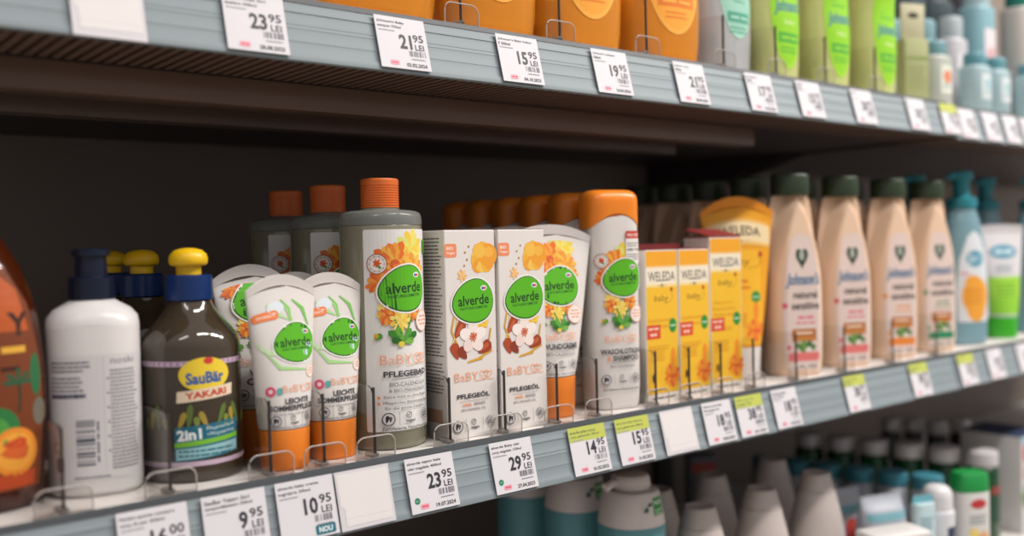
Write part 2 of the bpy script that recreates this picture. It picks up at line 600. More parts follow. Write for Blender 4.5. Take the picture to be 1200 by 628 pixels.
# ------------------------------------------------------------------ clear dividers
acryl = M('#f2f0ee', .06, trans=1., ior=1.3, noise=.0)
acryl_rim = M('#e6dfdb', .15, trans=.55, ior=1.4, noise=.0)
edge_m = M('#3b3735', .35)
edge_light = M('#b9aca0', .3)
def make_divider():
    t = thing('shelf_divider', '', 'divider', group='clear lane dividers')
    bm = bmesh.new()
    prof = [(0, 0), (.38, 0), (.38, .048), (.006, .048), (.002, .0465), (0, .043)]
    a = [bm.verts.new((-.0005, y+.0035, z)) for y, z in prof]
    b = [bm.verts.new((.0005, y+.0035, z)) for y, z in prof]
    n = len(prof)
    for i in range(n):
        bm.faces.new((a[i], a[(i+1) % n], b[(i+1) % n], b[i]))
    bm.faces.new(a); bm.faces.new(b)
    finish(bm, 'panel', acryl, t, smooth=False)
    e = box('front_edge', -.0008, .0008, .0016, .0034, 0.0002, .0475, edge_m, t, .0003, 1)
    e['label'] = 'dark front edge'
    # low rounded front stop
    w, h, r = .015, .0145, .006
    pts = [(-w, 0)]
    for k in range(7):
        an = PI-PI/2*k/6
        pts.append((-w+r+r*math.cos(an), h-r+r*math.sin(an)))
    for k in range(7):
        an = PI/2-PI/2*k/6
        pts.append((w-r+r*math.cos(an), h-r+r*math.sin(an)))
    pts.append((w, 0))
    bm = bmesh.new()
    a = [bm.verts.new((x, -.0002+.0006, z)) for x, z in pts]
    b = [bm.verts.new((x, .0014, z)) for x, z in pts]
    n = len(pts)
    for i in range(n):
        bm.faces.new((a[i], a[(i+1) % n], b[(i+1) % n], b[i]))
    bm.faces.new(a); bm.faces.new(b)
    s = finish(bm, 'front_stop', acryl, t, smooth=False)
    tube('rim', [(x, .0009, z) for x, z in pts], .00055, acryl_rim, s)
    f = box('foot', -.003, .003, .0014, .012, 0, .003, acryl_rim, t, .001)
    return t
dv = make_divider()
dl = [(.1371, 'between the amber bottle and the white pump bottle'), (.1957, 'in front of the dark bottle with yellow knob'), (.2588, 'left of the first orange-capped tube'),
      (.2962, 'between the two orange-capped summer tubes'), (.3345, 'left of the tall bath bottle'), (.3972, 'between the bath bottle and the first carton'),
      (.4480, 'between the two floral cartons'), (.5012, 'right of the second floral carton'), (.5450, 'left of the orange-topped shampoo bottle'),
      (.6158, 'right of the orange-topped shampoo bottle'), (.6600, 'between first and second yellow cartons'), (.7046, 'between second and third yellow cartons'),
      (.7535, 'between the third yellow carton and the yellow tube'), (.8230, 'left of the first cream bottle'), (.9105, 'between first and second cream bottles'),
      (1.008, 'between second and third cream bottles'), (1.108, 'between third and fourth cream bottles')]
sp = [(x, 0, 0, 0, 'clear plastic shelf divider '+w) for x, w in dl]
ul = [(.4154, 'between the first and second amber bottles'), (.5122, 'between the second and third amber bottles'), (.6123, 'between the third and fourth amber bottles'),
      (.7165, 'left of the clear bottle with pale green label'), (.7970, 'left of the first green bottle'), (.8825, 'between first and second green bottles'), (.9790, 'between second and third green bottles')]
sp += [(x, 0, H, 0, 'clear plastic divider on the upper shelf '+w) for x, w in ul]
row(dv, sp)

# ------------------------------------------------------------------ shared label artwork
ORANGES = ['#f29a3a', '#ee7f2c', '#f4b43f', '#e9692a']
YELLOWS = ['#f5d24c', '#f3c53a', '#f7e07c']
def badge(P, cx, cy, w):
    """the green egg badge with its name"""
    h = w*.84
    P.ell(cx, cy, w*.53, h*.54, '#f3f1ea', .18, 40, egg=.16)
    P.ell(cx, cy, w*.50, h*.505, '#1f5a20', .18, 40, egg=.16)
    P.ell(cx+w*.008, cy+w*.006, w*.48, h*.48, '#5cb81f', .18, 40, egg=.16)
    P.text('alverde', cx+w*.02, cy+w*.03, '#173c1f', w=w*.74, h=w*.2, bold=.018, rot=.04)
    P.text('NATURKOSMETIK', cx+w*.03, cy-w*.12, '#23502a', w=w*.66, h=w*.055, bold=.02, rot=.04)
    P.ell(cx+w*.27, cy+w*.255, w*.075, w*.05, '#eef0f4')
    P.ell(cx+w*.25, cy+w*.25, w*.035, w*.028, '#3f5fae')
    P.ell(cx+w*.29, cy+w*.25, w*.035, w*.025, '#d8503f')
def seal(P, cx, cy, r):
    P.ell(cx, cy, r, r, '#f1ece6')
    P.ring(cx, cy, r, r*.1, '#a8574a')
    P.ring(cx, cy, r*.82, r*.2, '#d8cfca', 18)
    for k in range(10):
        a = k*PI/5
        P.petal(cx, cy, r*.2, r*.12, a, '#b98a80', r*.62)
    P.flower(cx, cy+r*.05, r*.48, ['#e8682a', '#d8452e'], 7, None, 5)
    P.petal(cx, cy-r*.1, r*.5, r*.25, -.7, '#3f8d3a')
def icons(P, cx, y, w):
    r = w*.1
    P.ell(cx-w*.33, y, r, r*1.05, '#dad6d6')
    P.ring(cx-w*.33, y, r, r*.16, '#4a494e')
    P.petal(cx-w*.33-r*.35, y-r*.6, r*1.2, r*.62, 1.35, '#2e2d33')
    P.petal(cx-w*.33+r*.25, y-r*.5, r*.9, r*.5, 1.5, '#55545a')
    P.line([(cx-w*.165, y-r), (cx-w*.165, y+r*1.1)], w*.006, '#8c8a8e')
    P.ring(cx-w*.01, y+r*.45, r*.5, r*.1, '#5d5b60')
    P.line([(cx-w*.035, y+r*.3), (cx+w*.02, y+r*.75)], w*.012, '#4a6a4a')
    P.text('vegan', cx+w*.015, y-r*.55, '#3c3b40', w=w*.17, h=w*.05, bold=.02)
    P.line([(cx+w*.18, y-r), (cx+w*.18, y+r*1.1)], w*.006, '#8c8a8e')
    for dx, dy in ((-.045, .03), (.045, .03), (0, -.045), (-.02, .06), (.03, -.01)):
        P.ring(cx+w*(.33+dx), y+w*dy, r*.52, r*.1, '#8a888c', 14)
    P.paragraph(cx+w*.27, cx+w*.39, y+r*.25, 2, w*.035, '#77757a', 3)
def script(P, cx, y, w):
    P.text('BaBY', cx-w*.14, y, '#f2a272', w=w*.5, h=w*.145, bold=-.012)
    # entwined hearts drawn with a single line
    pts = []
    for k in range(25):
        t = 2*PI*k/24
        pts.append((cx+w*.24+w*.0055*16*math.sin(t)**3, y+w*.01+w*.0055*(13*math.cos(t)-5*math.cos(2*t)-2*math.cos(3*t)-math.cos(4*t))))
    P.line(pts, w*.012, '#f2a272')
    P.line([(x+w*.09, y+w*.005+(yy-y)*.7) for x, yy in pts], w*.012, '#f2a272')
    P.line([(cx+w*.05, y-w*.085), (cx+w*.3, y-w*.07), (cx+w*.45, y-w*.085)], w*.01, '#f2a272')
def calendula(P, cx, cy, w, up=True):
    P.flower(cx+w*.18, cy+w*.5, w*.3, ['#f3de6e', '#f0cf45', '#dfe07a'], 13, None, 3)
    P.flower(cx-w*.08, cy+w*.28, w*.36, ['#f0a63e', '#ec8330', '#f3b84c', '#e8702b'], 17, '#d9622a', 4)
    P.flower(cx+w*.22, cy+w*.2, w*.26, ['#f5c04c', '#f09c3a'], 11, None, 6)
    P.flower(cx-w*.32, cy+w*.02, w*.2, ['#ea7a2c', '#e2622a', '#f09a3a'], 11, None, 7)
    P.flower(cx+w*.34, cy+w*.02, w*.15, ['#f2b145', '#ee8e35'], 9, None, 8)
def bouquet(P, cx, cy, w):
    P.flower(cx-w*.2, cy+w*.2, w*.22, ['#f3cf5a', '#f5dd80'], 11, None, 9)
    P.flower(cx-w*.22, cy+w*.13, w*.17, ['#f08a35', '#ea6f2c', '#f3a94a'], 11, '#c9552a', 10)
    P.flower(cx+w*.2, cy+w*.2, w*.17, ['#f0963a', '#f3b04a', '#e87a30'], 11, '#cc5a2a', 11)
    P.flower(cx-w*.02, cy+w*.06, w*.2, ['#f6df79', '#f1cc52'], 9, None, 12)
    P.line([(cx-w*.12, cy+w*.08), (cx-w*.02, cy-w*.12), (cx+w*.02, cy-w*.3)], w*.03, '#3d7f2c')
    P.line([(cx+w*.17, cy+w*.1), (cx+w*.08, cy-w*.1), (cx+w*.04, cy-w*.3)], w*.03, '#4d9133')
    for a, c, L in ((2.5, '#3f8a2d', .3), (2.0, '#66ad3e', .26), (.5, '#2f7428', .28), (1.0, '#56a03a', .24), (2.9, '#2c6c26', .2), (.1, '#79b64a', .18)):
        P.petal(cx+w*.02, cy-w*.27, w*L, w*.11, a, c)
    P.petal(cx-w*.42, cy-w*.22, w*.14, w*.1, .6, '#5b9a38'); P.petal(cx-w*.42, cy-w*.22, w*.1, w*.08, 1.2, '#e9b643')
    P.ell(cx-.02*w, cy-w*.3, w*.05, w*.045, '#e8d14c')
def roundel(P, cx, cy, r):
    P.ell(cx, cy, r, r, '#f6e9e1')
    P.ring(cx, cy, r, r*.07, '#efb59a')
    for k, s in enumerate(('OHNE', 'MIKROPLASTIK', 'VEGAN')):
        P.scribble(2+k % 2, cx, cy+r*(.4-.36*k), '#ee9673', w=r*(1.0 if k != 1 else 1.4), h=r*.24)
def almonds(P, cx, cy, w):
    P.flower(cx+w*.16, cy+w*.33, w*.22, ['#f4cf4f', '#f0b93c'], 11, None, 21)
    P.line([(cx-w*.36, cy+w*.45), (cx-w*.42, cy+w*.2), (cx-w*.3, cy-w*.05), (cx-w*.38, cy-w*.2)], w*.035, '#d9a53a')
    P.line([(cx-w*.3, cy+w*.4), (cx-w*.34, cy+w*.15), (cx-w*.42, cy-w*.05)], w*.02, '#f0cf6a')
    P.line([(cx+w*.4, cy+w*.2), (cx+w*.34, cy-w*.1), (cx+w*.2, cy-w*.3), (cx-w*.1, cy-w*.34), (cx+w*.1, cy-w*.3), (cx+w*.42, cy-w*.18)], w*.03, '#d8a636')
    P.petal(cx-w*.36, cy+w*.08, w*.34, w*.2, .95, '#a3452a'); P.petal(cx-w*.34, cy+w*.1, w*.26, w*.08, .95, '#c4633c')
    P.petal(cx-w*.3, cy-w*.28, w*.3, w*.2, 1.9, '#b04a2b'); P.petal(cx-w*.12, cy-w*.28, w*.26, w*.19, 2.3, '#8f3b26')
    P.petal(cx+w*.12, cy-w*.2, w*.32, w*.23, .5, '#a0432a'); P.petal(cx+w*.14, cy-w*.17, w*.24, w*.09, .5, '#c0603a')
    for k in range(5):
        a = PI/2+k*2*PI/5
        P.ell(cx+w*.02+w*.15*math.cos(a), cy+w*.08+w*.15*math.sin(a), w*.135, w*.105, ['#f6e6e0', '#f9eee9', '#f2dcd6'][k % 3], a)
    P.flower(cx+w*.02, cy+w*.08, w*.1, ['#d98a6a', '#c96a4e'], 9, '#b4503a', 22)
def oil_bubbles(P, cx, cy, w):
    P.flower(cx, cy, w*.3, ['#f4b63f', '#f2a436', '#f6c95c'], 11, None, 31, wide=.75)
    P.ell(cx+w*.1, cy+w*.05, w*.2, w*.2, '#f1a335'); P.ell(cx-w*.08, cy+w*.12, w*.13, w*.12, '#f5c04e'); P.ell(cx+.12*w, cy+w*.1, w*.1, w*.09, '#f6b84a')
    for dx, dy in ((-.38, .1), (-.34, -.02), (-.4, -.12), (-.3, .2)):
        P.ell(cx+w*dx, cy+w*dy, w*.018, w*.018, '#b07a3a')
    P.flower(cx-w*.45, cy-w*.28, w*.12, ['#f3b46a', '#f6cf9a'], 7, None, 32)

# ------------------------------------------------------------------ floral oil cartons
def make_carton():
    w, d, h = .0465, .036, .1535
    t = thing('oil_carton', '', 'carton', group='floral oil cartons')
    cm = M('#e6e0dc', .5, noise=.02)
    box('carton', -w/2, w/2, 0, d, 0, h, cm, t, .0006, 1)
    P = Print()
    P.rrect(-w/2, -w/2+.011, .1335, .1435, .002, '#f09268')
    P.text('BIO', -w/2+.005, .1402, '#fbe9df', w=.006, h=.0024, bold=.02); P.text('Vegan', -w/2+.0055, .1366, '#fbe9df', w=.0075, h=.0022, bold=.02)
    oil_bubbles(P, .012, .1325, .044)
    almonds(P, 0, .071, .044)
    badge(P, .0012, .1005, .0385)
    script(P, 0, .0455, .043)
    P.text('PFLEGEÖL', 0, .0315, '#3f3f46', w=.030, h=.0042, bold=.03)
    P.line([(-.013, .0275), (.013, .0275)], .0003, '#8c8a8e')
    P.text('100%', -.006, .0248, '#f0925a', w=.008, h=.0022, bold=.02); P.text('REINES', .0055, .0248, '#5d5c62', w=.010, h=.0021)
    P.text('BIO-MANDEL-ÖL', 0, .0213, '#5d5c62', w=.022, h=.0021)
    icons(P, 0, .0095, .0455)
    P.build('front_print', flat(0), t, base=.0001)
    S = Print()
    S.paragraph(.002, d-.003, .147, 34, .0026, '#6d6a6c', 9, .4)
    S.paragraph(.002, d-.003, .055, 9, .0026, '#6d6a6c', 12, .4)
    S.rect(.004, d-.006, .012, .022, '#c9a184')
    S.build('side_print', lambda u, v, off: Vector((-w/2-off, d-u, v)), t, base=.0001)
    l = box('lid_seam', -w/2+.0008, w/2-.0008, .0008, d-.0008, h, h+.0005, M('#5c4640', .6), t)
    return t
row(make_carton(), [(.4230, .008, 0, 0, 'white floral oil carton standing beside the tall bath bottle'),
                    (.4722, .0075, 0, 0, 'white floral oil carton in front of the wide white creme tube')])

# ------------------------------------------------------------------ tall bath bottles, orange screw cap
def make_bath():
    R = .0298
    t = thing('bath_bottle', '', 'bottle', group='bath bottles with orange caps')
    liquid = M('#a5a28a', .12, trans=.4, noise=.04, coat=.5)
    glass = M('#aeb2ac', .08, trans=.6, ior=1.3, noise=0)
    secs = rnd(0, .1575, R, R, 2, .003, .0005, 3)
    loft('liquid_body', secs, liquid, t, 72)
    neck = [(.1577, R, R, 2), (.162, R, R, 2), (.1655, R-.0007, R-.0007, 2), (.1675, R-.003, R-.003, 2), (.1684, R-.007, R-.007, 2), (.1688, .0148, .0148, 2), (.1702, .0135, .0135, 2)]
    loft('clear_shoulder', neck, glass, t, 72)
    cap = M('#df6f2e', .4)
    cs = []
    z0, z1, r = .1705, .1915, .0138
    n = 9
    for i in range(n):
        z = z0+(z1-.005-z0)*i/n
        hgt = (z1-.005-z0)/n
        cs += [(z, r, r, 2), (z+hgt*.62, r, r, 2), (z+hgt*.68, r-.0004, r-.0004, 2), (z+hgt*.94, r-.0004, r-.0004, 2)]
    cs += [(z1-.005, r, r, 2), (z1-.0012, r, r, 2), (z1-.0003, r-.0006, r-.0006, 2), (z1, r-.0016, r-.0016, 2)]
    loft('screw_cap', cs, cap, t, 48, sharp=20)
    P = Print()
    lw = .058
    P.rrect(-lw/2, lw/2, .0135, .1545, .0015, '#e9e7e5')
    w = .045
    calendula(P, -.003, .116, .050)
    seal(P, -.0195, .1305, .0072)
    P.rect(.022, .029, .137, .1475, '#63b52c')
    bouquet(P, -.003, .088, .046)
    roundel(P, .0165, .0895, .0078)
    badge(P, -.0005, .1125, .0385)
    script(P, -.001, .0635, .046)
    P.text('PFLEGEBAD', .001, .0535, '#3f3f46', w=.036, h=.0042, bold=.03)
    P.line([(-.012, .0497), (.014, .0497)], .0003, '#8c8a8e')
    P.text('BIO-CALENDULA', .002, .0462, '#5d5c62', w=.03, h=.0028); P.text('& BIO-MANDELÖL', .002, .0421, '#5d5c62', w=.031, h=.0028)
    P.text('Extra mild zu den Augen', .001, .0374, '#4d4c52', w=.036, h=.0025); P.text('Pflegendes Badevergnügen', .002, .0332, '#4d4c52', w=.039, h=.0025)
    P.text('für die ganze Familie', -.001, .0294, '#4d4c52', w=.031, h=.0025)
    P.ell(-.0205, .0374, .0011, .0011, '#f0925a'); P.ell(-.0205, .0332, .0011, .0011, '#f0925a')
    icons(P, .001, .0222, .046)
    P.text('Zertifizierte Naturkosmetik', .001, .0155, '#3c3b40', w=.04, h=.0023, bold=.01)
    P.build('label', surf(secs), t, du=.003, base=.0003)
    return t
row(make_bath(), [(.3655, .0385, 0, 0, 'tall bath bottle with orange cap, front one of its lane'),
                  (.3655, .116, 0, 0, 'bath bottle with orange cap directly behind the front bath bottle'),
                  (.3655, .189, 0, 0, 'rearmost visible bath bottle with orange cap, third in its lane')])

# ------------------------------------------------------------------ squeeze tubes standing on their caps
def tube_shape(a0, b0, a1, Ht, zc, arc, crimp=.012):
    secs = []
    N = 16
    for i in range(N+1):
        t = i/N
        z = zc+(Ht-zc)*t
        s = t
        a = a0+(a1-a0)*s**.8
        e = max(0., 1-max(0., (z-(zc+.0))/(Ht-crimp-zc)))
        b = .0011+(b0-.0011)*(e**.75 if e > 0 else 0)
        secs.append((z, a, b, 2.0+.6*t))
    def deform(co, a, b):
        k = max(0., (co.z-zc)/(Ht-zc))
        return Vector((co.x, co.y, co.z-arc*(co.x/a1)**2*k**3))
    return secs, deform
def tube_cap(t, a, b, zc, mat, name='cap'):
    s = rnd(0, zc-.0008, a, b, 2.2, .002, .0004, 3)
    s = [(z, x*(.94+.06*z/zc), y*(.94+.06*z/zc), n) for z, x, y, n in s]
    loft(name, s, mat, t, 48)
tube_white = M('#e4dfdb', .35, noise=.02, sss=.1)
cap_orange = M('#f0872c', .3, noise=.03, sss=.15)
def crimp_part(t, secs, deform, Ht, crimp, mat):
    ss = [(z, a+.0001, b+.0004, n) for z, a, b, n in secs]
    f0 = Ht-crimp
    def sec_at(v):
        for i in range(len(ss)-1):
            if ss[i][0] <= v <= ss[i+1][0]:
                q = (v-ss[i][0])/(ss[i+1][0]-ss[i][0])
                return tuple(ss[i][d]+(ss[i+1][d]-ss[i][d])*q for d in range(4))
        return ss[-1]
    zz = [f0+(Ht-f0)*k/5 for k in range(6)]
    s2 = [(z,)+sec_at(z)[1:] for z in zz]
    loft('crimped_end', s2, mat, t, 64, deform)
def make_summer():
    Ht, zc = .126, .027
    secs, df = tube_shape(.0165, .0145, .0245, Ht, zc, .0105, .009)
    t = thing('cream_tube', '', 'tube', group='summer care tubes')
    loft('tube_body', secs, tube_white, t, 64, df)
    crimp_part(t, secs, df, Ht, .007, M('#d9d3cf', .4))
    tube_cap(t, .0163, .0145, zc, cap_orange)
    P = Print()
    for k, (c, w0) in enumerate((('#a8d98c', .0022), ('#7cc25a', .0018), ('#cfe8bd', .003))):
        pts = [(-.009+.0165*math.sin(q)*.8+.004*k*0, .093+.017*math.cos(q)) for q in [(.5+k*.9)+i*.18 for i in range(12)]]
        P.line(pts, [w0*math.sin(PI*(i+.5)/12) for i in range(12)], c)
    P.line([(-.002, .110), (.003, .104), (.004, .096)], [.0008, .002, .001], '#8ccf69')
    P.line([(-.012, .108), (-.006, .101), (.002, .097)], [.001, .003, .001], '#b7dfa0')
    P.line([(.006, .11), (.013, .105), (.0165, .093)], [.001, .0028, .001], '#7fc55f')
    P.line([(-.016, .078), (-.006, .066), (.012, .064)], [.0005, .0025, .001], '#a9da8e')
    P.ell(.015, .076, .004, .006, '#cfe3ec'); P.ell(-.006, .105, .006, .004, '#e1ebef')
    P.rrect(-.0225, -.0045, .0975, .1035, .0025, '#f2874e')
    P.text('limitiert', -.013, .1005, '#fbe4d6', w=.012, h=.0024, bold=.01)
    badge(P, .0055, .0815, .0305)
    roundel(P, .0165, .0625, .0042)
    P.ell(-.0135, .0515, .0032, .0032, '#e0567a'); P.ell(-.0135, .0515, .0014, .0014, '#f3d7da'); P.rrect(-.0095, -.006, .0492, .0535, .0008, '#6aa9a8')
    script(P, .006, .0525, .030)
    P.text('LEICHTE', .004, .0448, '#3f3f46', w=.0175, h=.0036, bold=.03)
    P.text('SOMMERPFLEGE', .001, .0405, '#3f3f46', w=.0315, h=.0036, bold=.03)
    P.text('MIT BIO-ALOE VERA & BIO-MANDELÖL', 0, .0368, '#7d7c82', w=.032, h=.0016)
    icons(P, 0, .0325, .034)
    P.text('Zertifizierte Naturkosmetik', 0, .0285, '#4c4b50', w=.029, h=.0017)
    P.build('label_print', surf(secs, df), t, du=.003, dv=.006, base=.0003)
    return t
row(make_summer(), [(.2770, .0195, 0, 0, 'summer care tube on orange cap, wholly visible beside the dark knobbed bottle'),
                    (.3160, .0265, 0, -.05, 'summer care tube on orange cap, its left edge behind the neighbouring tube'),
                    (.3155, .076, 0, 0, 'summer care tube mostly hidden behind the pair of orange-capped tubes')])
def make_creme(lines, Ht=.158, a1=.0395, group='calendula creme tubes'):
    zc = .034
    secs, df = tube_shape(.0195, .0175, a1, Ht, zc, .0105, .012)
    t = thing('cream_tube', '', 'tube', group=group)
    loft('tube_body', secs, tube_white, t, 64, df)
    crimp_part(t, secs, df, Ht, .008, M('#d3ccca', .4))
    tube_cap(t, .0192, .0175, zc, cap_orange)
    P = Print()
    calendula(P, .001, .1165, .046)
    seal(P, -.02, .127, .0065)
    bouquet(P, .001, .083, .038)
    roundel(P, .0165, .084, .0075)
    badge(P, .003, .107, .037)
    script(P, 0, .0665, .038)
    P.text(lines[0], .001, .0585, '#3f3f46', w=.032 if len(lines[0]) > 5 else .018, h=.0046, bold=.03)
    if lines[1] == 'CREME':
        P.text(lines[1], .001, .0525, '#3f3f46', w=.0225, h=.0046, bold=.03)
    else:
        P.text(lines[1], .001, .0525, '#5d5c62', w=.026, h=.0028)
    icons(P, 0, .0435, .038)
    P.text('Zertifizierte Naturkosmetik', 0, .0365, '#4c4b50', w=.03, h=.0019)
    P.build('label_print', surf(secs, df), t, du=.003, dv=.006, base=.0003, clip=(-a1*.9, a1*.9, .035, Ht-.013))
    return t
rz = math.radians(-14)
row(make_creme(('WUNDCREME', 'BIO-CALENDULA')), [
    (.5235, .033, 0, rz, 'wide white creme tube with green badge between carton and orange-topped bottle'),
    (.5235, .082, 0, rz, 'second white creme tube, only its crimped end showing behind the front one'),
    (.5235, .128, 0, rz, 'third white creme tube, a sliver of crimped end above the cartons')])
row(make_creme(('WUND', 'CREME'), .1325, .027, 'short calendula tubes'), [
    (.2800, .074, 0, 0, 'short calendula creme tube half hidden behind the dark knobbed bottle and summer tube')])

# ------------------------------------------------------------------ white shampoo bottles, orange top
def make_wash():
    a, b, n = .0240, .0170, 3.2
    t = thing('shampoo_bottle', '', 'bottle', group='white shampoo bottles with orange tops')
    secs = [(0, a-.004, b-.003, n), (.001, a-.0022, b-.0015, n), (.004, a-.0012, b-.0006, n), (.012, a-.0006, b-.0003, n)]
    secs += [(.02+.13*i/8, a, b, n) for i in range(9)]
    secs += [(.1575, a, b, n), (.163, a, b, n), (.1685, a-.0004, b-.0004, n), (.1705, a-.003, b-.003, n)]
    loft('bottle_body', secs, M('#e2ddd9', .32, noise=.02, sss=.1), t, 72)
    # cap: lower edge dips at the sides around the arched shoulder
    def df(co, aa, bb):
        k = max(0., 1-(co.z-.158)/.02)
        return Vector((co.x, co.y, co.z-(.0125*(abs(co.x)/a)**2-.0085)*k*(1 if k > 0 else 0)))
    ca = a+.0006; cb = b+.0006
    cs = [(.158, ca, cb, n), (.162, ca, cb, n), (.166, ca, cb, n), (.172, ca, cb, n), (.178, ca, cb, n), (.1815, ca-.0006, cb-.0008, n), (.1845, ca-.0028, cb-.003, n),
          (.1862, ca-.0058, cb-.0058, n), (.1868, ca-.009, cb-.009, n)]
    loft('flip_cap', cs, M('#f28a2a', .3, sss=.15), t, 72, df)
    P = Print()
    w = .042
    calendula(P, -.002, .111, .042)
    seal(P, -.0165, .1265, .0064)
    P.rect(.0065, .0225, .145, .1515, '#c8402f'); P.text('ÖKO-TEST', .0145, .1482, '#f5e6e0', w=.0135, h=.0028, bold=.03)
    P.rect(.0065, .0225, .1235, .145, '#e9e4e0'); P.text('sehr gut', .0145, .1355, '#2e2d33', w=.0135, h=.0034, bold=.03)
    P.paragraph(.0075, .0215, .1405, 2, .002, '#77757a', 3); P.paragraph(.0075, .0215, .131, 3, .002, '#77757a', 4)
    bouquet(P, .001, .083, .043)
    roundel(P, .0165, .081, .0072)
    badge(P, .0025, .1115, .0375)
    script(P, 0, .0605, .038)
    P.text('WASCHLOTION', 0, .0498, '#3f3f46', w=.0375, h=.0045, bold=.03)
    P.text('& ', -.0115, .044, '#f0925a', w=.0035, h=.004, bold=.02); P.text('SHAMPOO', .0045, .044, '#3f3f46', w=.0255, h=.0045, bold=.03)
    P.line([(-.01, .0405), (.014, .0405)], .0003, '#8c8a8e')
    P.text('BIO-CALENDULA', .001, .0372, '#5d5c62', w=.023, h=.0024)
    icons(P, 0, .0262, .043)
    P.text('Zertifizierte Naturkosmetik', 0, .0178, '#3c3b40', w=.034, h=.0021, bold=.01)
    P.build('label_print', surf(secs), t, du=.0025, base=.0003)
    return t
ordn = ['front', 'second', 'third', 'fourth', 'fifth', 'sixth']
row(make_wash(), [(.5865, .027+.0405*i, 0, math.radians(-15), ('orange-topped white shampoo bottle standing at the front of its lane' if i == 0 else
                  ordn[i]+' orange-topped shampoo bottle back in its lane, only the top showing')) for i in range(6)])

# ------------------------------------------------------------------ yellow cartons
def make_yellow(h, lines, flap=False, group='yellow baby cream cartons', drop=0.):
    w, d = .0425, .034
    t = thing('cream_carton', '', 'carton', group=group)
    box('carton', -w/2, w/2, 0, d, 0, h, M('#e9e2dc', .45, noise=.02), t, .0005, 1)
    g = .0005 if drop else -.0002
    l = box('lid', -w/2-g, w/2+g, -g, d+g, h-drop, h+.0012, M('#7c2a2c', .5), t)
    l['label'] = 'dark red lid'
    if flap:
        bm = bmesh.new()
        box_bm(bm, -w/2, w/2, 0, d, -.0004, .0004)
        f = finish(bm, 'lid_flap', M('#8a2c2e', .5), t, smooth=False, loc=(0, .0004, h+.0018))
        f.rotation_euler = (math.radians(11), 0, 0)
    P = Print()
    Y0, Y1, Y2 = '#f3b02b', '#f6c93a', '#f4bd2f'
    P.rect(-w/2+.001, w/2-.001, .0075, h-.001, '#f3bf30')
    P.rect(-w/2+.001, w/2-.001, h-.014, h-.001, '#f2a829')
    P.rect(-w/2+.001, w/2-.001, h-.031, h-.0145, '#f3e7cf')
    P.rect(-w/2+.001, w/2-.001, h-.0155, h-.014, '#f4c879'); P.rect(-w/2+.001, w/2-.001, h-.033, h-.0305, '#f5d98a')
    P.text('WELEDA', 0, h-.0235, '#4a4a50', w=.035, h=.0085, bold=.01)
    P.line([(-.006, h-.0315), (.006, h-.0315)], .0004, '#8a7a5a'); P.ell(0, h-.0315, .0012, .0018, '#8a7a5a')
    P.text('baby', -.001, h-.0435, '#7a5a22', w=.018, h=.007, shear=.2)
    P.line([(.003, h-.0475), (.011, h-.0462), (.014, h-.042), (.012, h-.039)], .0004, '#7a5a22')
    P.ell(.0125, h-.0355, .0016, .0022, '#b2352a')
    y = h-.062
    for k, s in enumerate(lines):
        P.text(s, -.004, y-.0055*k, '#d98418', w=min(.031, .0023*len(s)), h=.0036)
    P.paragraph(-.018, .012, y-.024, 2, .0024, '#dd9420', 5)
    P.rect(-w/2+.0008, -w/2+.0185, .056, .0685, '#d9502f')
    P.scribble(2, -w/2+.0095, .065, '#f6cdbb', w=.013, h=.003); P.scribble(2, -w/2+.0095, .0598, '#f6cdbb', w=.008, h=.004)
    P.ell(.0135, .0668, .005, .0065, '#2f8e3c'); P.scribble(1, .0135, .0668, '#cfe6cc', w=.0075, h=.002)
    P.paragraph(-.016, .004, .046, 5, .0024, '#dd9420', 8)
    P.flower(.0115, .022, .012, ['#ef8d28', '#e8622a', '#f19c35'], 13, '#d8452e', 14)
    P.petal(.0115, .02, .028, .006, 1.5, '#f0902b')
    P.ell(-.0125, .0215, .0017, .004, '#5c3a1c')
    P.paragraph(-.017, .005, .0105, 1, .002, '#8a6a20', 9)
    P.scribble(4, 0, .0035, '#55535a', w=.03, h=.0022)
    P.build('front_print', flat(0), t, base=.0001)
    return t
sy = []
syb = []
for i in range(4):
    for k, (x, nm) in enumerate(((.6382, 'first'), (.6822, 'second'))):
        (sy if i == 0 else syb).append((x, .0135+.036*i, 0, 0, ('yellow face cream carton, %s carton right of the orange-topped bottle' % nm) if i == 0 else
                   'yellow carton number %s behind the %s front yellow carton, dark red lid showing' % (('two', 'three', 'four')[i-1], nm)))
row(make_yellow(.1345, ('Gesichtscreme', 'Face Cream', '')), sy)
row(make_yellow(.1385, ('Gesichtscreme', 'Face Cream', ''), drop=.007), syb)
row(make_yellow(.1445, ('Pflegecreme', 'Wasser & Wind', 'Weather balm'), True, 'tall yellow carton'), [
    (.7320, .0165, 0, math.radians(-6), 'taller yellow carton with open red flap standing before the yellow tube')])

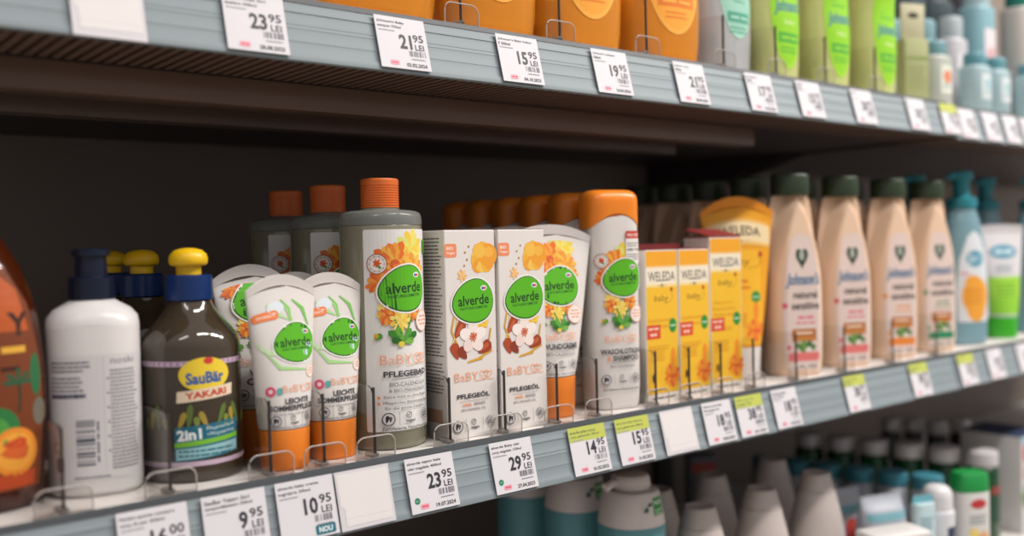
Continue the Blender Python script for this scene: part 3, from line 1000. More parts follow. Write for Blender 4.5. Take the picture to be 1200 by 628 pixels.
# ------------------------------------------------------------------ big yellow tube
def make_yellow_tube():
    Ht, zc, a1 = .186, .034, .0395
    secs, df = tube_shape(.0225, .0195, a1, Ht, zc, .016, .014)
    t = thing('cream_tube', 'large yellow tube on a white cap behind the third yellow carton', 'tube', (.7960, .052, 0), math.radians(-30), 'large yellow tube')
    ym = M('#f0a626', .35, sss=.1, noise=.02)
    loft('tube_body', secs, ym, t, 64, df)
    crimp_part(t, secs, df, Ht, .010, M('#ee9826', .35))
    tube_cap(t, .0222, .0195, zc, M('#dcd6d2', .35))
    P = Print()
    P.rect(-.034, .034, .1405, .161, '#f3dcae'); P.rect(-.033, .033, .137, .1407, '#f3c66a'); P.rect(-.034, .034, .1608, .164, '#f2bd62')
    P.rect(-.021, .021, .037, .132, '#f4b92b')
    P.text('WELEDA', .001, .1515, '#3c3c42', w=.044, h=.0095, bold=.02)
    P.line([(-.012, .1405), (.012, .1405)], .0005, '#8a7a5a'); P.ell(0, .1405, .0018, .0026, '#8a7a5a')
    P.text('baby', -.004, .119, '#8a6420', w=.026, h=.010, shear=.2)
    P.line([(.006, .113), (.018, .115), (.022, .121), (.019, .126)], .0005, '#7a5a22')
    P.ell(.0215, .128, .0024, .003, '#b2352a')
    P.scribble(2, -.006, .1, '#d98418', w=.024, h=.005); P.scribble(2, -.005, .0935, '#d98418', w=.026, h=.0045)
    P.ell(.014, .084, .0055, .006, '#2f8e3c'); P.scribble(1, .014, .084, '#cfe6cc', w=.008, h=.0022)
    P.flower(.012, .05, .013, ['#ef8d28', '#e8622a', '#f19c35'], 13, '#d8452e', 14)
    P.petal(.012, .05, .03, .007, 1.5, '#f0902b')
    P.paragraph(-.016, .004, .066, 5, .0028, '#dd9420', 8)
    P.build('label_print', surf(secs, df), t, du=.004, dv=.006, base=.0003)
    return t
make_yellow_tube()

# ------------------------------------------------------------------ cream bottles with dark green caps
def make_cream(accent, leaf, group):
    t = thing('lotion_bottle', '', 'bottle', group=group)
    secs = smooth([(0, .0265, .020, 2.6), (.003, .029, .0225, 2.6), (.02, .0302, .0238, 2.6), (.06, .0307, .0242, 2.6), (.1, .0302, .024, 2.5), (.135, .0285, .0235, 2.4),
                   (.16, .0262, .0218, 2.3), (.176, .0240, .0195, 2.2), (.1845, .0215, .0172, 2.1), (.187, .0195, .0155, 2.)], 4)
    def g(z):
        pts = ((0, .0215), (.03, .0255), (.07, .027), (.1, .0245), (.13, .0185), (.155, .0115), (.172, .005), (.182, -.002), (.19, -.004))
        for i in range(len(pts)-1):
            if pts[i][0] <= z <= pts[i+1][0]:
                q = (z-pts[i][0])/(pts[i+1][0]-pts[i][0])
                return pts[i][1]+(pts[i+1][1]-pts[i][1])*q
        return -.004
    def df(co, a, b):
        if co.y < 0:
            lim = -.0215+max(0., co.z-.1)*.03+2.1*max(0., abs(co.x)-g(co.z))
            return Vector((co.x, min(0, max(co.y, lim)), co.z))
        return co
    loft('bottle_body', secs, M('#ecccb0', .38, sss=.15, noise=.02), t, 120, df, sharp=60)
    cs = rnd(.1872, .2095, .0205, .0165, 2.1, .0005, .003, 3)
    loft('flip_cap', cs, M('#2f3d2a', .4), t, 48)
    P = Print()
    P.poly([(-.0185, .006), (.0185, .006), (.0222, .03), (.0228, .075), (.0205, .1), (.0125, .138), (.007, .146), (-.007, .146), (-.0125, .138), (-.0205, .1), (-.0228, .075), (-.0222, .03)], '#e4d0c8')
    pts = []
    for k in range(25):
        q = 2*PI*k/24
        pts.append((.00045*16*math.sin(q)**3, .1225+.00075*(13*math.cos(q)-5*math.cos(2*q)-2*math.cos(3*q)-math.cos(4*q))))
    P.poly(pts[:-1], '#1d352a')
    P.ell(0, .1245, .0030, .0055, '#aab6a6')
    P.text("Johnson's", .001, .0985, '#22658f', w=.038, h=.0165, bold=.035, shear=.15)
    P.text('natural', .003, .084, '#3c3438', w=.028, h=.0078, bold=.03); P.text('sensitive', .003, .0725, '#3c3438', w=.032, h=.0078, bold=.03)
    P.ell(-.0205, .073, .0028, .003, accent)
    P.scribble(2, .003, .0605, accent, w=.018, h=.0042); P.scribble(3, .003, .055, accent, w=.022, h=.003)
    P.rect(-.013, .015, .036, .0485, '#b8682c'); P.rect(-.012, .014, .0375, .0405, '#d08a48'); P.scribble(1, .001, .0445, '#f0d9bd', w=.02, h=.004)
    for aa, cc in ((2.3, '#58843e'), (1.7, '#6f9a48'), (1.1, '#3f6e34'), (.6, '#4f7a35')):
        P.petal(.002, .0235, .0145, .0065, aa, cc)
    P.ell(-.0165, .030, .0024, .0028, accent); P.ell(.006, .0265, .004, .0035, '#e6ded0')
    P.rrect(-.0175, .019, .0155, .0245, .003, leaf)
    P.scribble(2, -.006, .0105, '#6d6670', w=.013, h=.0028); P.paragraph(.005, .016, .0105, 2, .0022, '#6d6670', 4)
    P.build('label_print', surf(secs, df), t, du=.003, dv=.005, base=.0004)
    return t
jx = [.8625, .9575, 1.0585, 1.1520]
row(make_cream('#e0607a', '#e67a78', 'cream bottles with pink band'),
    [(jx[0], .034+.0525*i, 0, math.radians(-24), 'cream bottle with pink band, standing next to the yellow tube' if i == 0 else
      'cream bottle %s in the lane behind the yellow tube, dark green cap showing' % ('two', 'three', 'four', 'five', 'six')[i-1]) for i in range(6)] +
    [(jx[1], .034+.0525*i, 0, math.radians(-24), 'cream bottle with pink band, second bottle right of the yellow tube' if i == 0 else
      'cream bottle behind the second pink-banded one, sliver of cap showing') for i in range(2)])
row(make_cream('#e89a4a', '#ec8a3a', 'cream bottles with orange band'),
    [(jx[2], .034, 0, math.radians(-24), 'cream bottle with orange band on its label'),
     (jx[2], .0865, 0, math.radians(-24), 'cream bottle behind the orange-banded one, sliver of cap showing')])
row(make_cream('#5a9a5c', '#2f8e62', 'cream bottle with green band'),
    [(jx[3], .034, 0, math.radians(-24), 'cream bottle with green band beside the blue pump bottle')])

# ------------------------------------------------------------------ blue pump bottles
def pump(t, z, r, mat, spout=.03, hr=.010, ang=PI, hh=.03):
    s = [(z, r, r, 2), (z+.002, r+.0003, r+.0003, 2), (z+.012, r, r, 2), (z+.0135, r*.8, r*.8, 2), (z+.0145, hr*.75, hr*.75, 2), (z+hh-.012, hr*.75, hr*.75, 2), (z+hh-.0115, hr, hr, 2),
         (z+hh-.002, hr*1.05, hr*1.05, 2), (z+hh, hr*.9, hr*.9, 2)]
    p = loft('pump_head', s, mat, t, 40)
    if spout:
        c, sn = math.cos(ang), math.sin(ang)
        tube('spout', [(c*hr*.4, sn*hr*.4, z+hh-.005), (c*spout*.6, sn*spout*.6, z+hh-.005), (c*spout*.9, sn*spout*.9, z+hh-.0065), (c*spout, sn*spout, z+hh-.0095)], .0036, mat, p, 12)
    return p
def make_blue():
    t = thing('pump_bottle', '', 'bottle', group='blue pump bottles')
    bm_ = M('#8fb9c6', .2, trans=.3, noise=.03, coat=.3)
    secs = smooth([(0, .028, .019, 2.4), (.003, .031, .022, 2.4), (.03, .032, .0225, 2.4), (.09, .031, .0225, 2.4), (.135, .0275, .021, 2.3), (.16, .0225, .019, 2.1), (.172, .018, .017, 2), (.1765, .0165, .0165, 2)], 4)
    loft('bottle_body', secs, bm_, t, 64)
    pump(t, .177, .0185, M('#2f8a98', .35), .034, .0135, math.radians(200), .047)
    P = Print()
    P.poly([(-.025, .03), (.025, .03), (.027, .075), (.022, .11), (.01, .14), (0, .147), (-.01, .14), (-.022, .11), (-.027, .075)], '#d9dfe4')
    P.ell(0, .111, .0135, .0105, '#4f95ae'); P.paragraph(-.009, .009, .112, 2, .0045, '#cfe2ea', 3)
    P.scribble(1, -.016, .092, '#d8708a', w=.012, h=.004)
    P.ell(.001, .063, .0215, .024, '#eda53a'); P.ell(.001, .046, .015, .016, '#eda53a'); P.ell(-.004, .082, .012, .008, '#eda53a')
    P.paragraph(-.015, .015, .07, 4, .0055, '#d98a2a', 6)
    P.build('label_print', surf(secs), t, du=.004, dv=.008, base=.0003)
    return t
row(make_blue(), [(1.2450, .036, 0, math.radians(-20), 'blue pump bottle with orange printed patch beside the last cream bottle'),
                  (1.2470, .100, 0, math.radians(-20), 'blue pump bottle behind the orange-printed one'),
                  (1.4150, .082, 0, math.radians(-10), 'blue pump bottle rising behind the green and white tube'),
                  (1.4600, .034, 0, math.radians(-20), 'blue pump bottle at the far right end of the middle shelf')])
def make_green_tube():
    Ht, zc, a1 = .155, .030, .037
    secs, df = tube_shape(.0225, .0195, a1, Ht, zc, .002, .012)
    t = thing('cream_tube', 'white tube with bright green lower half and green cap', 'tube', (1.3500, .034, 0), math.radians(-28), 'green and white tube')
    loft('tube_body', secs, M('#dcd9dc', .35, noise=.02), t, 64, df)
    crimp_part(t, secs, df, Ht, .010, M('#d0cccf', .4))
    tube_cap(t, .0222, .0195, zc, M('#3fae2a', .3))
    P = Print()
    P.rect(-.026, .026, .0325, .084, '#8fce3a'); P.rect(-.026, .026, .055, .084, '#9ed443')
    P.ell(0, .118, .021, .0095, '#5a9db6'); P.scribble(2, 0, .118, '#dbe9ef', w=.028, h=.008)
    P.paragraph(-.014, .014, .098, 3, .004, '#9aa6ae', 3); P.paragraph(-.015, .015, .072, 4, .005, '#6aa82c', 4)
    P.build('label_print', surf(secs, df), t, du=.004, dv=.006, base=.0003)
make_green_tube()

# ------------------------------------------------------------------ left end: amber bottle, white pump bottle, dark knobbed bottles
def make_amber():
    t = thing('shampoo_bottle', 'large translucent amber bottle with palm and apricot label at the left end', 'bottle', (.1000, .052, 0), 0)
    secs = smooth([(0, .034, .024, 2.4), (.003, .0375, .027, 2.4), (.03, .0405, .029, 2.3), (.07, .0415, .03, 2.3), (.11, .0375, .028, 2.2), (.135, .030, .024, 2.1), (.15, .022, .019, 2), (.158, .0165, .016, 2), (.166, .0152, .0152, 2)], 4)
    loft('bottle_body', secs, M('#5c260f', .15, trans=.5, noise=.05, coat=.4), t, 64)
    loft('screw_cap', rnd(.1662, .192, .0165, .0165, 2, .0005, .002), M('#2e2420', .4), t, 40)
    P = Print()
    P.poly([(-.034, .012), (.034, .012), (.0385, .05), (.038, .08), (.031, .115), (.018, .135), (0, .142), (-.018, .135), (-.031, .115), (-.038, .08), (-.0385, .05)], '#763816')
    P.poly([(-.02, .1), (.03, .1), (.024, .123), (.012, .133), (-.005, .13)], '#b8551f')
    P.text('Y', .0235, .104, '#3a1d10', h=.013, bold=.04)
    P.scribble(2, .012, .09, '#e0a83a', w=.03, h=.006); P.scribble(3, .008, .0795, '#3a1d10', w=.03, h=.0042)
    P.line([(.0215, .055), (.0225, .064), (.022, .071)], .0014, '#1f3a26')
    for a in (.2, .8, 1.6, 2.4, 3.0):
        P.petal(.022, .071, .009, .0028, a, '#24573a')
    P.ell(.010, .046, .012, .013, '#2a7a40'); P.ell(.0085, .045, .008, .009, '#4d9a42'); P.ell(.033, .075, .004, .012, '#2b6b40'); P.ell(.035, .054, .005, .008, '#6f6a5c')
    P.ell(.019, .0335, .0135, .0135, '#e98f2c'); P.ell(.019, .0335, .0108, .0105, '#f0a63c'); P.petal(.011, .033, .016, .011, .1, '#d8622a')
    P.petal(.012, .0375, .014, .006, .1, '#c9481f')
    P.poly([(-.01, .013), (.03, .0135), (.031, .022), (-.01, .0205)], '#c04a1e')
    P.build('label', surf(secs), t, du=.004, dv=.006, base=.0004)
make_amber()
def make_noski():
    t = thing('pump_bottle', 'white lotion bottle with navy pump and printed back label', 'bottle', (.1685, .0495, 0), math.radians(-16))
    a, b = .0262, .0245
    secs = rnd(0, .1, a, b, 2.6, .004, .0005, 4)[:-1] + [(.1, a, b, 2.5), (.1045, a-.0008, b-.0006, 2.4), (.109, a-.0045, b-.004, 2.2), (.1125, a-.0105, b-.009, 2), (.1145, .0125, .0125, 2)]
    loft('bottle_body', secs, M('#ddd9d8', .3, sss=.1, noise=.02), t, 72)
    navy = M('#10182e', .3)
    cs = [(.1146, .0128, .0128, 2), (.1152, .0133, .0133, 2), (.1275, .0130, .0130, 2), (.1282, .0122, .0122, 2), (.1284, .0092, .0092, 2), (.1405, .0088, .0088, 2), (.1408, .0108, .0108, 2),
          (.1438, .0108, .0108, 2), (.1448, .0098, .0098, 2)]
    p = loft('pump_head', cs, navy, t, 48)
    tube('spout', [(0, .004, .1425), (0, .016, .1425), (0, .024, .1405)], .0034, navy, p, 10)
    P = Print()
    P.rrect(-.030, .029, .0105, .083, .002, '#d6d2d3')
    P.text('noski', .016, .0795, '#6a6870', w=.014, h=.0042)
    P.paragraph(-.025, -.002, .0785, 3, .0024, '#4a4c58', 1); P.paragraph(-.025, -.004, .0695, 5, .0024, '#55566a', 2); P.paragraph(-.025, -.004, .0585, 1, .003, '#2f3450', 3, .6)
    P.line([(.005, .012), (.005, .082)], .0002, '#b4b1b8')
    P.paragraph(.0085, .026, .073, 27, .0022, '#6f6d75', 6, .45)
    for k in range(6):
        P.rect(.0068, .0078, .0685-.0085*k, .0697-.0085*k, '#4a4c58')
    P.bars(-.0105, -.0005, .019, .046, '#2f3f52', 5, 16, False)
    P.scribble(4, .0012, .0325, '#55566a', w=.024, h=.0016, rot=PI/2)
    P.scribble(1, -.0195, .02, '#3d3f4a', w=.008, h=.006, rot=PI/2); P.ring(-.021, .03, .003, .0006, '#4a4c58')
    P.paragraph(-.012, .008, .0115, 1, .0022, '#77757e', 8)
    P.build('back_label', surf(secs), t, du=.003, base=.0003)
make_noski()
def make_knob():
    R = .0303
    t = thing('shampoo_bottle', '', 'bottle', group='dark bottles with yellow knobs')
    secs = rnd(0, .0835, R, R, 2, .003, .0002, 4)[:-1] + [(.0845, R-.0002, R-.0002, 2), (.0885, R-.0015, R-.0015, 2), (.093, R-.0045, R-.0045, 2), (.098, R-.009, R-.009, 2), (.1025, R-.0125, R-.0125, 2), (.106, R-.0150, R-.015, 2), (.111, .0132, .0132, 2)]
    loft('bottle_body', secs, M('#574a3a', .08, trans=.45, noise=.05, coat=.6), t, 72)
    cs = [(.1112, .0142, .0142, 2), (.1118, .0147, .0147, 2), (.1262, .0143, .0143, 2), (.1272, .0134, .0134, 2), (.1274, .009, .009, 2)]
    loft('blue_cap', cs, M('#0f2f66', .3), t, 48)
    ks = [(.1275, .0078, .0078, 2), (.1325, .0078, .0078, 2), (.1333, .0108, .0108, 2), (.1345, .0118, .0118, 2), (.1375, .0121, .0121, 2), (.1405, .0112, .0112, 2), (.143, .0085, .0085, 2), (.1442, .0045, .0045, 2), (.1445, .001, .001, 2)]
    loft('push_knob', ks, M('#f0c11d', .35, sss=.1), t, 48, sharp=50)
    P = Print()
    pts = [(-.042+.084*i/40, .0735) for i in range(41)]
    P.line(pts, .003, '#cdb4c8')
    for i in range(21):
        P.ell(-.04+.004*i, .0735, .0011, .0011, '#9d7fa6', n=8)
    P.line([(x, .012) for x, y in pts], .003, '#cdb4c8')
    P.ell(.004, .0665, .0158, .0105, '#f2d33b'); P.ell(.006, .0748, .003, .0022, '#d5473a')
    P.text('SauBär', .004, .0645, '#2e5fa4', w=.0235, h=.0075, bold=.04, rot=.04)
    P.poly([(-.0135, .0495), (.022, .0525), (.0225, .0595), (-.013, .0565)], '#ecd9bd')
    P.text('YAKARI', .0045, .0545, '#c8402f', w=.026, h=.0042, bold=.04, rot=.07)
    # a plain leafy ground band where the printed pictures sit
    for k in range(13):
        P.petal(-.036+.0058*k, .033, .008+.004*(k % 3), .004, 1.2+.25*(k % 4), ['#7d8a3c', '#a8913c', '#5f7436'][k % 3])
    P.poly([(-.0155, .0135), (.026, .0165), (.0265, .0375), (-.015, .0345)], '#1f6b82')
    P.text('2in1', -.0065, .0300, '#eef3f2', w=.0145, h=.0068, bold=.04, rot=.06)
    P.text('Pflegeshampoo', .0135, .0333, '#d5e6ea', w=.0195, h=.0026, rot=.06); P.text('+Pflegespülung', .0135, .0297, '#d5e6ea', w=.0195, h=.0026, rot=.06)
    P.poly([(-.0152, .0222), (.0262, .0252), (.0263, .0282), (-.0152, .0252)], '#7cbf3a')
    P.poly([(-.0145, .0145), (.0252, .0173), (.0254, .0238), (-.0145, .0212)], '#9cc9cf')
    P.paragraph(-.013, .023, .0192, 2, .0028, '#2b6f80', 4)
    P.build('film_label', surf(secs), t, du=.003, base=.0003)
    return t
row(make_knob(), [(.2268, .0462, 0, math.radians(-13), 'dark clear bottle with blue cap and yellow knob, front of its lane'),
                  (.2268, .136, 0, 0, 'dark bottle with yellow knob, second in its lane'),
                  (.2268, .208, 0, 0, 'dark bottle with yellow knob peeping out behind the navy pump')])

# ------------------------------------------------------------------ upper shelf: amber and green bottles with leaf-shaped labels
def make_oval(body, label, dark, group, text=True, cy=.088, ry=.064, blue=True, k=1.):
    t = thing('shampoo_bottle', '', 'bottle', group=group)
    secs = smooth([(0, .037*k, .022*k, 2.4), (.003, .0415*k, .0255*k, 2.4), (.02, .0445*k, .0275*k, 2.3), (.06, .0455*k, .0285*k, 2.2), (.1, .0425*k, .027*k, 2.2), (.14, .034, .024, 2.1), (.165, .025, .0195, 2), (.178, .0165, .016, 2), (.184, .0145, .0145, 2)], 4)
    loft('bottle_body', secs, body, t, 72)
    loft('flip_cap', rnd(.1842, .21, .0175, .0165, 2, .0005, .003), dark, t, 40)
    P = Print()
    P.ell(0, cy, .033*k, ry, label[0], n=44)
    P.ell(0, cy+.001, .0315*k, ry-.003, label[1], n=44)
    y = cy-.004
    P.text("Johnson's", .001, y, label[3], w=.054*k, h=.017, bold=.03, shear=.15, rot=.05)
    P.text('baby', .001, y-.0155, '#dfe8b0' if label[3] == '#2b6c9a' else label[2], w=.022*k, h=.006, bold=.01)
    P.paragraph(-.019*k, .019*k, y+.018, 2, .005, label[2], 5)
    P.rect(-.021*k, .022*k, y-.036, y-.026, label[2])
    P.scribble(2, .001, y-.031, label[0], w=.034*k, h=.004)
    P.paragraph(-.013, .013, y-.042, 2, .004, label[2], 7)
    P.build('label', surf(secs), t, du=.004, dv=.008, base=.0004)
    return t
amber_b = M('#ffa432', .1, trans=.42, ior=1.3, noise=.05, coat=.4, sss=.0)
lime_b = M('#d8de92', .15, trans=.25, ior=1.3, noise=.05, coat=.4)
row(make_oval(amber_b, ('#fdb54a', '#fcab3a', '#ea7f28', '#dd5f26'), M('#e58a2a', .35), 'amber baby shampoo bottles'), [
    (.3670, .038, H, math.radians(-6), 'amber shampoo bottle at the near end of the upper shelf'),
    (.4638, .038, H, math.radians(-6), 'amber shampoo bottle, second from the near end of the upper shelf'),
    (.5606, .038, H, math.radians(-6), 'amber shampoo bottle, third from the near end of the upper shelf'),
    (.6640, .038, H, math.radians(-6), 'amber shampoo bottle standing next to the clear one on the upper shelf')])
row(make_oval(lime_b, ('#a6da3c', '#93d424', '#4fb03a', '#2b6c9a'), M('#a8c84a', .35), 'green baby shampoo bottles', True, .077, .066, True, .76), [
    (.8350, .034, H, 0, 'lime green shampoo bottle next to the clear bottle on the upper shelf'),
    (.9300, .034, H, 0, 'lime green shampoo bottle between two other green ones'),
    (1.0280, .034, H, 0, 'lime green shampoo bottle beside the hanging cardboard pack')])
row(make_oval(M('#dfe3e6', .12, trans=.5, noise=.03, coat=.4), ('#a9d8c4', '#9ccfbb', '#4fa387', '#3f86a0'), M('#c7d8d4', .35), 'clear shampoo bottle', True, .088, .055, True, .76), [
    (.7590, .038, H, 0, 'clear bottle with pale green label between amber and green bottles')])
Hb = H-.003
# kraft-coloured hang pack
t = thing('hang_pack', 'pale green cardboard pack with hanging slot on the upper shelf', 'pack', (1.1050, .02, H), math.radians(-20))
box('card_pack', -.0175, .0175, 0, .016, 0, .075, M('#a3a878', .5), t, .001)
box('header_card', -.0175, .0175, .006, .0085, .075, .118, M('#bdb99a', .5), t, .0008)
P = Print(); P.ell(0, .104, .008, .0035, '#3d3a30')
P.build('hanging_slot', flat(.006), t, base=.0002)
P = Print(); P.rect(-.016, .016, .05, .054, '#8d9a5a'); P.paragraph(-.013, .013, .04, 5, .006, '#98a468', 3)
P.build('front_print', flat(0), t, base=.0002)
def make_jar(h, r, body, lid, capc, group, band):
    t = thing('toiletry_bottle', '', 'bottle', group=group)
    secs = rnd(0, h*.78, r, r*.75, 2.6, .003, .004, 3)
    loft('bottle_body', secs, M(body, .35, noise=.03), t, 40)
    loft('cap', rnd(h*.782, h, r*.72, r*.58, 2.4, .001, .003, 3), M(lid, .35), t, 36)
    P = Print(); P.rect(-r*.6, r*.6, h*.2, h*.62, band[0]); P.ell(0, h*.45, r*.4, r*.35, band[1]); P.paragraph(-r*.45, r*.45, h*.33, 3, h*.03, '#8aa0a6', 3)
    P.build('label', surf(secs), t, du=.004, base=.0003)
    return t
row(make_jar(.082, .024, '#b3b8ae', '#6d959c', '', 'small squat toiletries', ('#dfe3d6', '#dd8a66')), [
    (1.1640, .03, Hb, 0, 'small pale bottle with orange mark beside the hanging pack')])
row(make_jar(.125, .025, '#84a8b0', '#7c9fa7', '', 'pale turquoise toiletries', ('#dfe4e6', '#b5cfd4')), [
    (1.2250, .075, Hb, 0, 'pale turquoise bottle behind the small squat one'),
    (1.1900, .10, Hb, 0, 'pale turquoise bottle at the back beside the dark grey ones')])
row(make_jar(.135, .024, '#bdbabf', '#aab4b8', '', 'white toiletries', ('#e2dfe0', '#e39a9a')), [
    (1.2830, .066, Hb, 0, 'white bottle with pink mark between turquoise ones')])
row(make_jar(.075, .022, '#a3bcc1', '#5f949f', '', 'small turquoise bottles', ('#dde6e8', '#a9cbd2')), [
    (1.2480, .018, Hb, 0, 'small turquoise bottle at the shelf edge'), (1.3040, .018, Hb, 0, 'small turquoise bottle at the shelf edge, one place farther right'),
    (1.3950, .012, Hb, 0, 'small turquoise bottle near the right end of the upper shelf')])
row(make_jar(.20, .027, '#82abb5', '#a9c0c5', '', 'tall turquoise bottles', ('#e0d9dc', '#d7a8ae')), [
    (1.3500, .062, Hb, 0, 'tall turquoise bottle near the right end of the upper shelf')])
row(make_jar(.21, .029, '#b9b1ab', '#1f7468', '', 'tall white bottle', ('#d8d2cc', '#cbc4be')), [
    (1.4450, .045, Hb, 0, 'tall off-white bottle at the far right end of the upper shelf')])
row(make_jar(.23, .033, '#36454b', '#4a474f', '', 'dark grey bottles', ('#55666c', '#5f7076')), [
    (1.2830, .132, Hb, 0, 'dark grey bottle just behind the hanging pack'), (1.3630, .132, Hb, 0, 'dark grey bottle behind the white bottle with pink mark'), (1.4500, .136, Hb, 0, 'dark grey bottle behind the tall turquoise bottle')])

# ------------------------------------------------------------------ bottom shelf, mostly tops
def make_flatpump():
    t = thing('pump_bottle', '', 'bottle', group='white topped teal bottles')
    h = -LOW-.0975
    loft('bottle_body', rnd(0, h-.022, .031, .031, 2.2, .003, .0005), M('#5f98a0', .35), t, 48)
    s2 = [(h-.0218, .031, .031, 2.2), (h-.012, .0292, .0292, 2.2), (h+.006, .0262, .0262, 2.2), (h+.0085, .0245, .0245, 2.2), (h+.009, .018, .018, 2.1)]
    loft('collar', s2, M('#d8cfcb', .4), t, 48)
    s3 = [(h+.0095, .0175, .0175, 2.1), (h+.012, .0185, .0185, 2.1), (h+.0195, .0178, .0178, 2.1), (h+.0225, .0155, .0155, 2.1), (h+.0235, .010, .010, 2.1)]
    p = loft('pump_head', s3, M('#dcd3cf', .4), t, 48)
    tube('spout', [(-.004, 0, h+.0165), (-.022, -.001, h+.0155), (-.029, -.001, h+.0125)], .0042, M('#dcd3cf', .4), p, 12)
    P = Print(); z = h-.0115
    P.rect(.006, .0205, z-.0005, z+.0155, '#2f8a33'); P.text('91%', .0125, z+.0108, '#e6efe4', w=.010, h=.0042, bold=.03); P.paragraph(.0075, .019, z+.0035, 2, .003, '#bfe0bd', 3)
    P.ell(-.002, z+.0075, .005, .0055, '#c9c6c2'); P.petal(-.005, z+.004, .006, .005, .6, '#3d5a44'); P.petal(-.001, z+.009, .006, .004, .3, '#3d5a44')
    P.build('collar_print', surf(s2), t, du=.003, dv=.003, base=.0003)
    return t
row(make_flatpump(), [(.6480, .066, LOW, math.radians(-12), 'white-topped teal pump bottle under the blank card, front of three'),
                      (.6480, .142, LOW, math.radians(-12), 'white-topped teal pump bottle behind the front one on the bottom shelf'),
                      (.6480, .218, LOW, math.radians(-12), 'dimmest white-topped teal pump bottle, third back on the bottom shelf')])
def make_cone():
    t = thing('lotion_bottle', '', 'bottle', group='white conical bottles')
    h = -LOW-.122
    secs = smooth([(0, .029, .024, 2.3), (.004, .032, .027, 2.3), (.05, .033, .028, 2.2), (h-.075, .0325, .0275, 2.2), (h-.045, .0275, .024, 2.1), (h-.02, .0215, .0195, 2.1), (h-.0205+.001, .0213, .0193, 2.1)], 4)
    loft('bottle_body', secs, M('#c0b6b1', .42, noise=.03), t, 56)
    cs = [(h-.0192, .0209, .019, 2.1), (h-.010, .0182, .0168, 2.1), (h-.002, .0160, .0150, 2.1), (h-.0005, .0152, .0142, 2.1), (h, .0142, .0132, 2.1), (h-.0015, .012, .011, 2.1)]
    loft('cap', cs, M('#bdb3ae', .42, noise=.03), t, 48)
    P = Print(); P.petal(.004, .035, .02, .008, 1.9, '#6fa0aa'); P.petal(.006, .035, .018, .008, 1.3, '#88b4bc'); P.ell(-.008, .045, .004, .004, '#a8744a')
    P.scribble(1, -.002, .068, '#8d8480', w=.026, h=.005)
    P.build('label_print', surf(secs), t, du=.004, dv=.008, base=.0003)
    return t
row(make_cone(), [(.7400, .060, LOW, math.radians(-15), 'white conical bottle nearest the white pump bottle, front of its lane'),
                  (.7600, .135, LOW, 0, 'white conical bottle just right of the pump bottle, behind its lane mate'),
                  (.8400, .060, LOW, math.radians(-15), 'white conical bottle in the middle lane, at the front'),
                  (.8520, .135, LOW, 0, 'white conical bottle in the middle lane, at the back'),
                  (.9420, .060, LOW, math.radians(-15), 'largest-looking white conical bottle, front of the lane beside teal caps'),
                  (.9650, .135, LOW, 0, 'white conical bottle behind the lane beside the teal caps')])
def make_tealcap():
    t = thing('toiletry_bottle', '', 'bottle', group='grey bottles with teal caps')
    h = -LOW-.15
    s = rnd(0, h-.0165, .0192, .0192, 2, .002, .006)
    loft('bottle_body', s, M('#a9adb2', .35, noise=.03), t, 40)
    loft('cap', rnd(h-.0163, h, .0180, .0180, 2, .0005, .0015), M('#3d7f90', .35), t, 40)
    P = Print(); P.rect(-.018, .018, .02, .085, '#b9bcc4'); P.ell(.004, .06, .008, .012, '#a84a48')
    P.build('label', surf(s), t, du=.004, base=.0003)
    return t
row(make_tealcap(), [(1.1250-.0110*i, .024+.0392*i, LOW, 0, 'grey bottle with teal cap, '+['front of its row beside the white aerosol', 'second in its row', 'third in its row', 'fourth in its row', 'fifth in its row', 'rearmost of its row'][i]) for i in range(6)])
def make_whitecap(hh, r, body, group):
    t = thing('toiletry_bottle', '', 'bottle', group=group)
    h = -LOW-hh
    s = rnd(0, h-.019, r, r*.9, 2.3, .002, .006)
    loft('bottle_body', s, M(body, .25, noise=.04, coat=.3), t, 40)
    loft('cap', rnd(h-.0188, h, r*.93, r*.86, 2.1, .0005, .0015), M('#c2bfc0', .4), t, 40)
    P = Print(); P.rect(-r*.7, r*.7, .03, h*.55, '#17422a'); P.rect(-r*.6, r*.6, h*.56, h*.64, '#8a3830')
    P.build('label', surf(s), t, du=.004, base=.0003)
    return t
row(make_whitecap(.15, .0222, '#0e4021', 'dark green bottles with white caps'), [(1.302-.0105*i, .039+.0465*i, LOW, 0, 'dark green bottle with white cap, '+['front of its row beside the white carton', 'second in its row', 'third in its row', 'fourth in its row', 'fifth in its row', 'rearmost of its row'][i]) for i in range(6)])
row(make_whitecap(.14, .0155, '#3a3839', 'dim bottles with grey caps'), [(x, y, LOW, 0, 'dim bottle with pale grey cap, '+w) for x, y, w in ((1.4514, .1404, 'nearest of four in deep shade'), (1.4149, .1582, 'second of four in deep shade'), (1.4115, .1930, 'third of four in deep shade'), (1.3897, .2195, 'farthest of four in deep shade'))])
# green flip-cap white bottle
t = thing('shampoo_bottle', 'white bottle with bright green cap and red mark on the bottom shelf', 'bottle', (1.117, -.030, LOW), math.radians(-25))
s = rnd(0, .118, .0215, .016, 3, .003, .002)
loft('bottle_body', s, M('#d5d2cf', .35), t, 48)
loft('flip_cap', [(.1182, .0213, .0158, 3), (.136, .0205, .0152, 3), (.1395, .018, .013, 3), (.1405, .012, .009, 3)], M('#1f8f45', .35), t, 48)
P = Print(); P.ell(0, .105, .0105, .0055, '#c03a3a'); P.paragraph(-.012, .012, .09, 3, .004, '#8f9aa0', 3); P.flower(-.006, .07, .009, ['#e8c65a', '#f0dc8a'], 9, None, 3); P.flower(.008, .066, .008, ['#e89a5a', '#f0b98a'], 9, None, 4)
P.build('label_print', surf(s), t, du=.004, base=.0003)
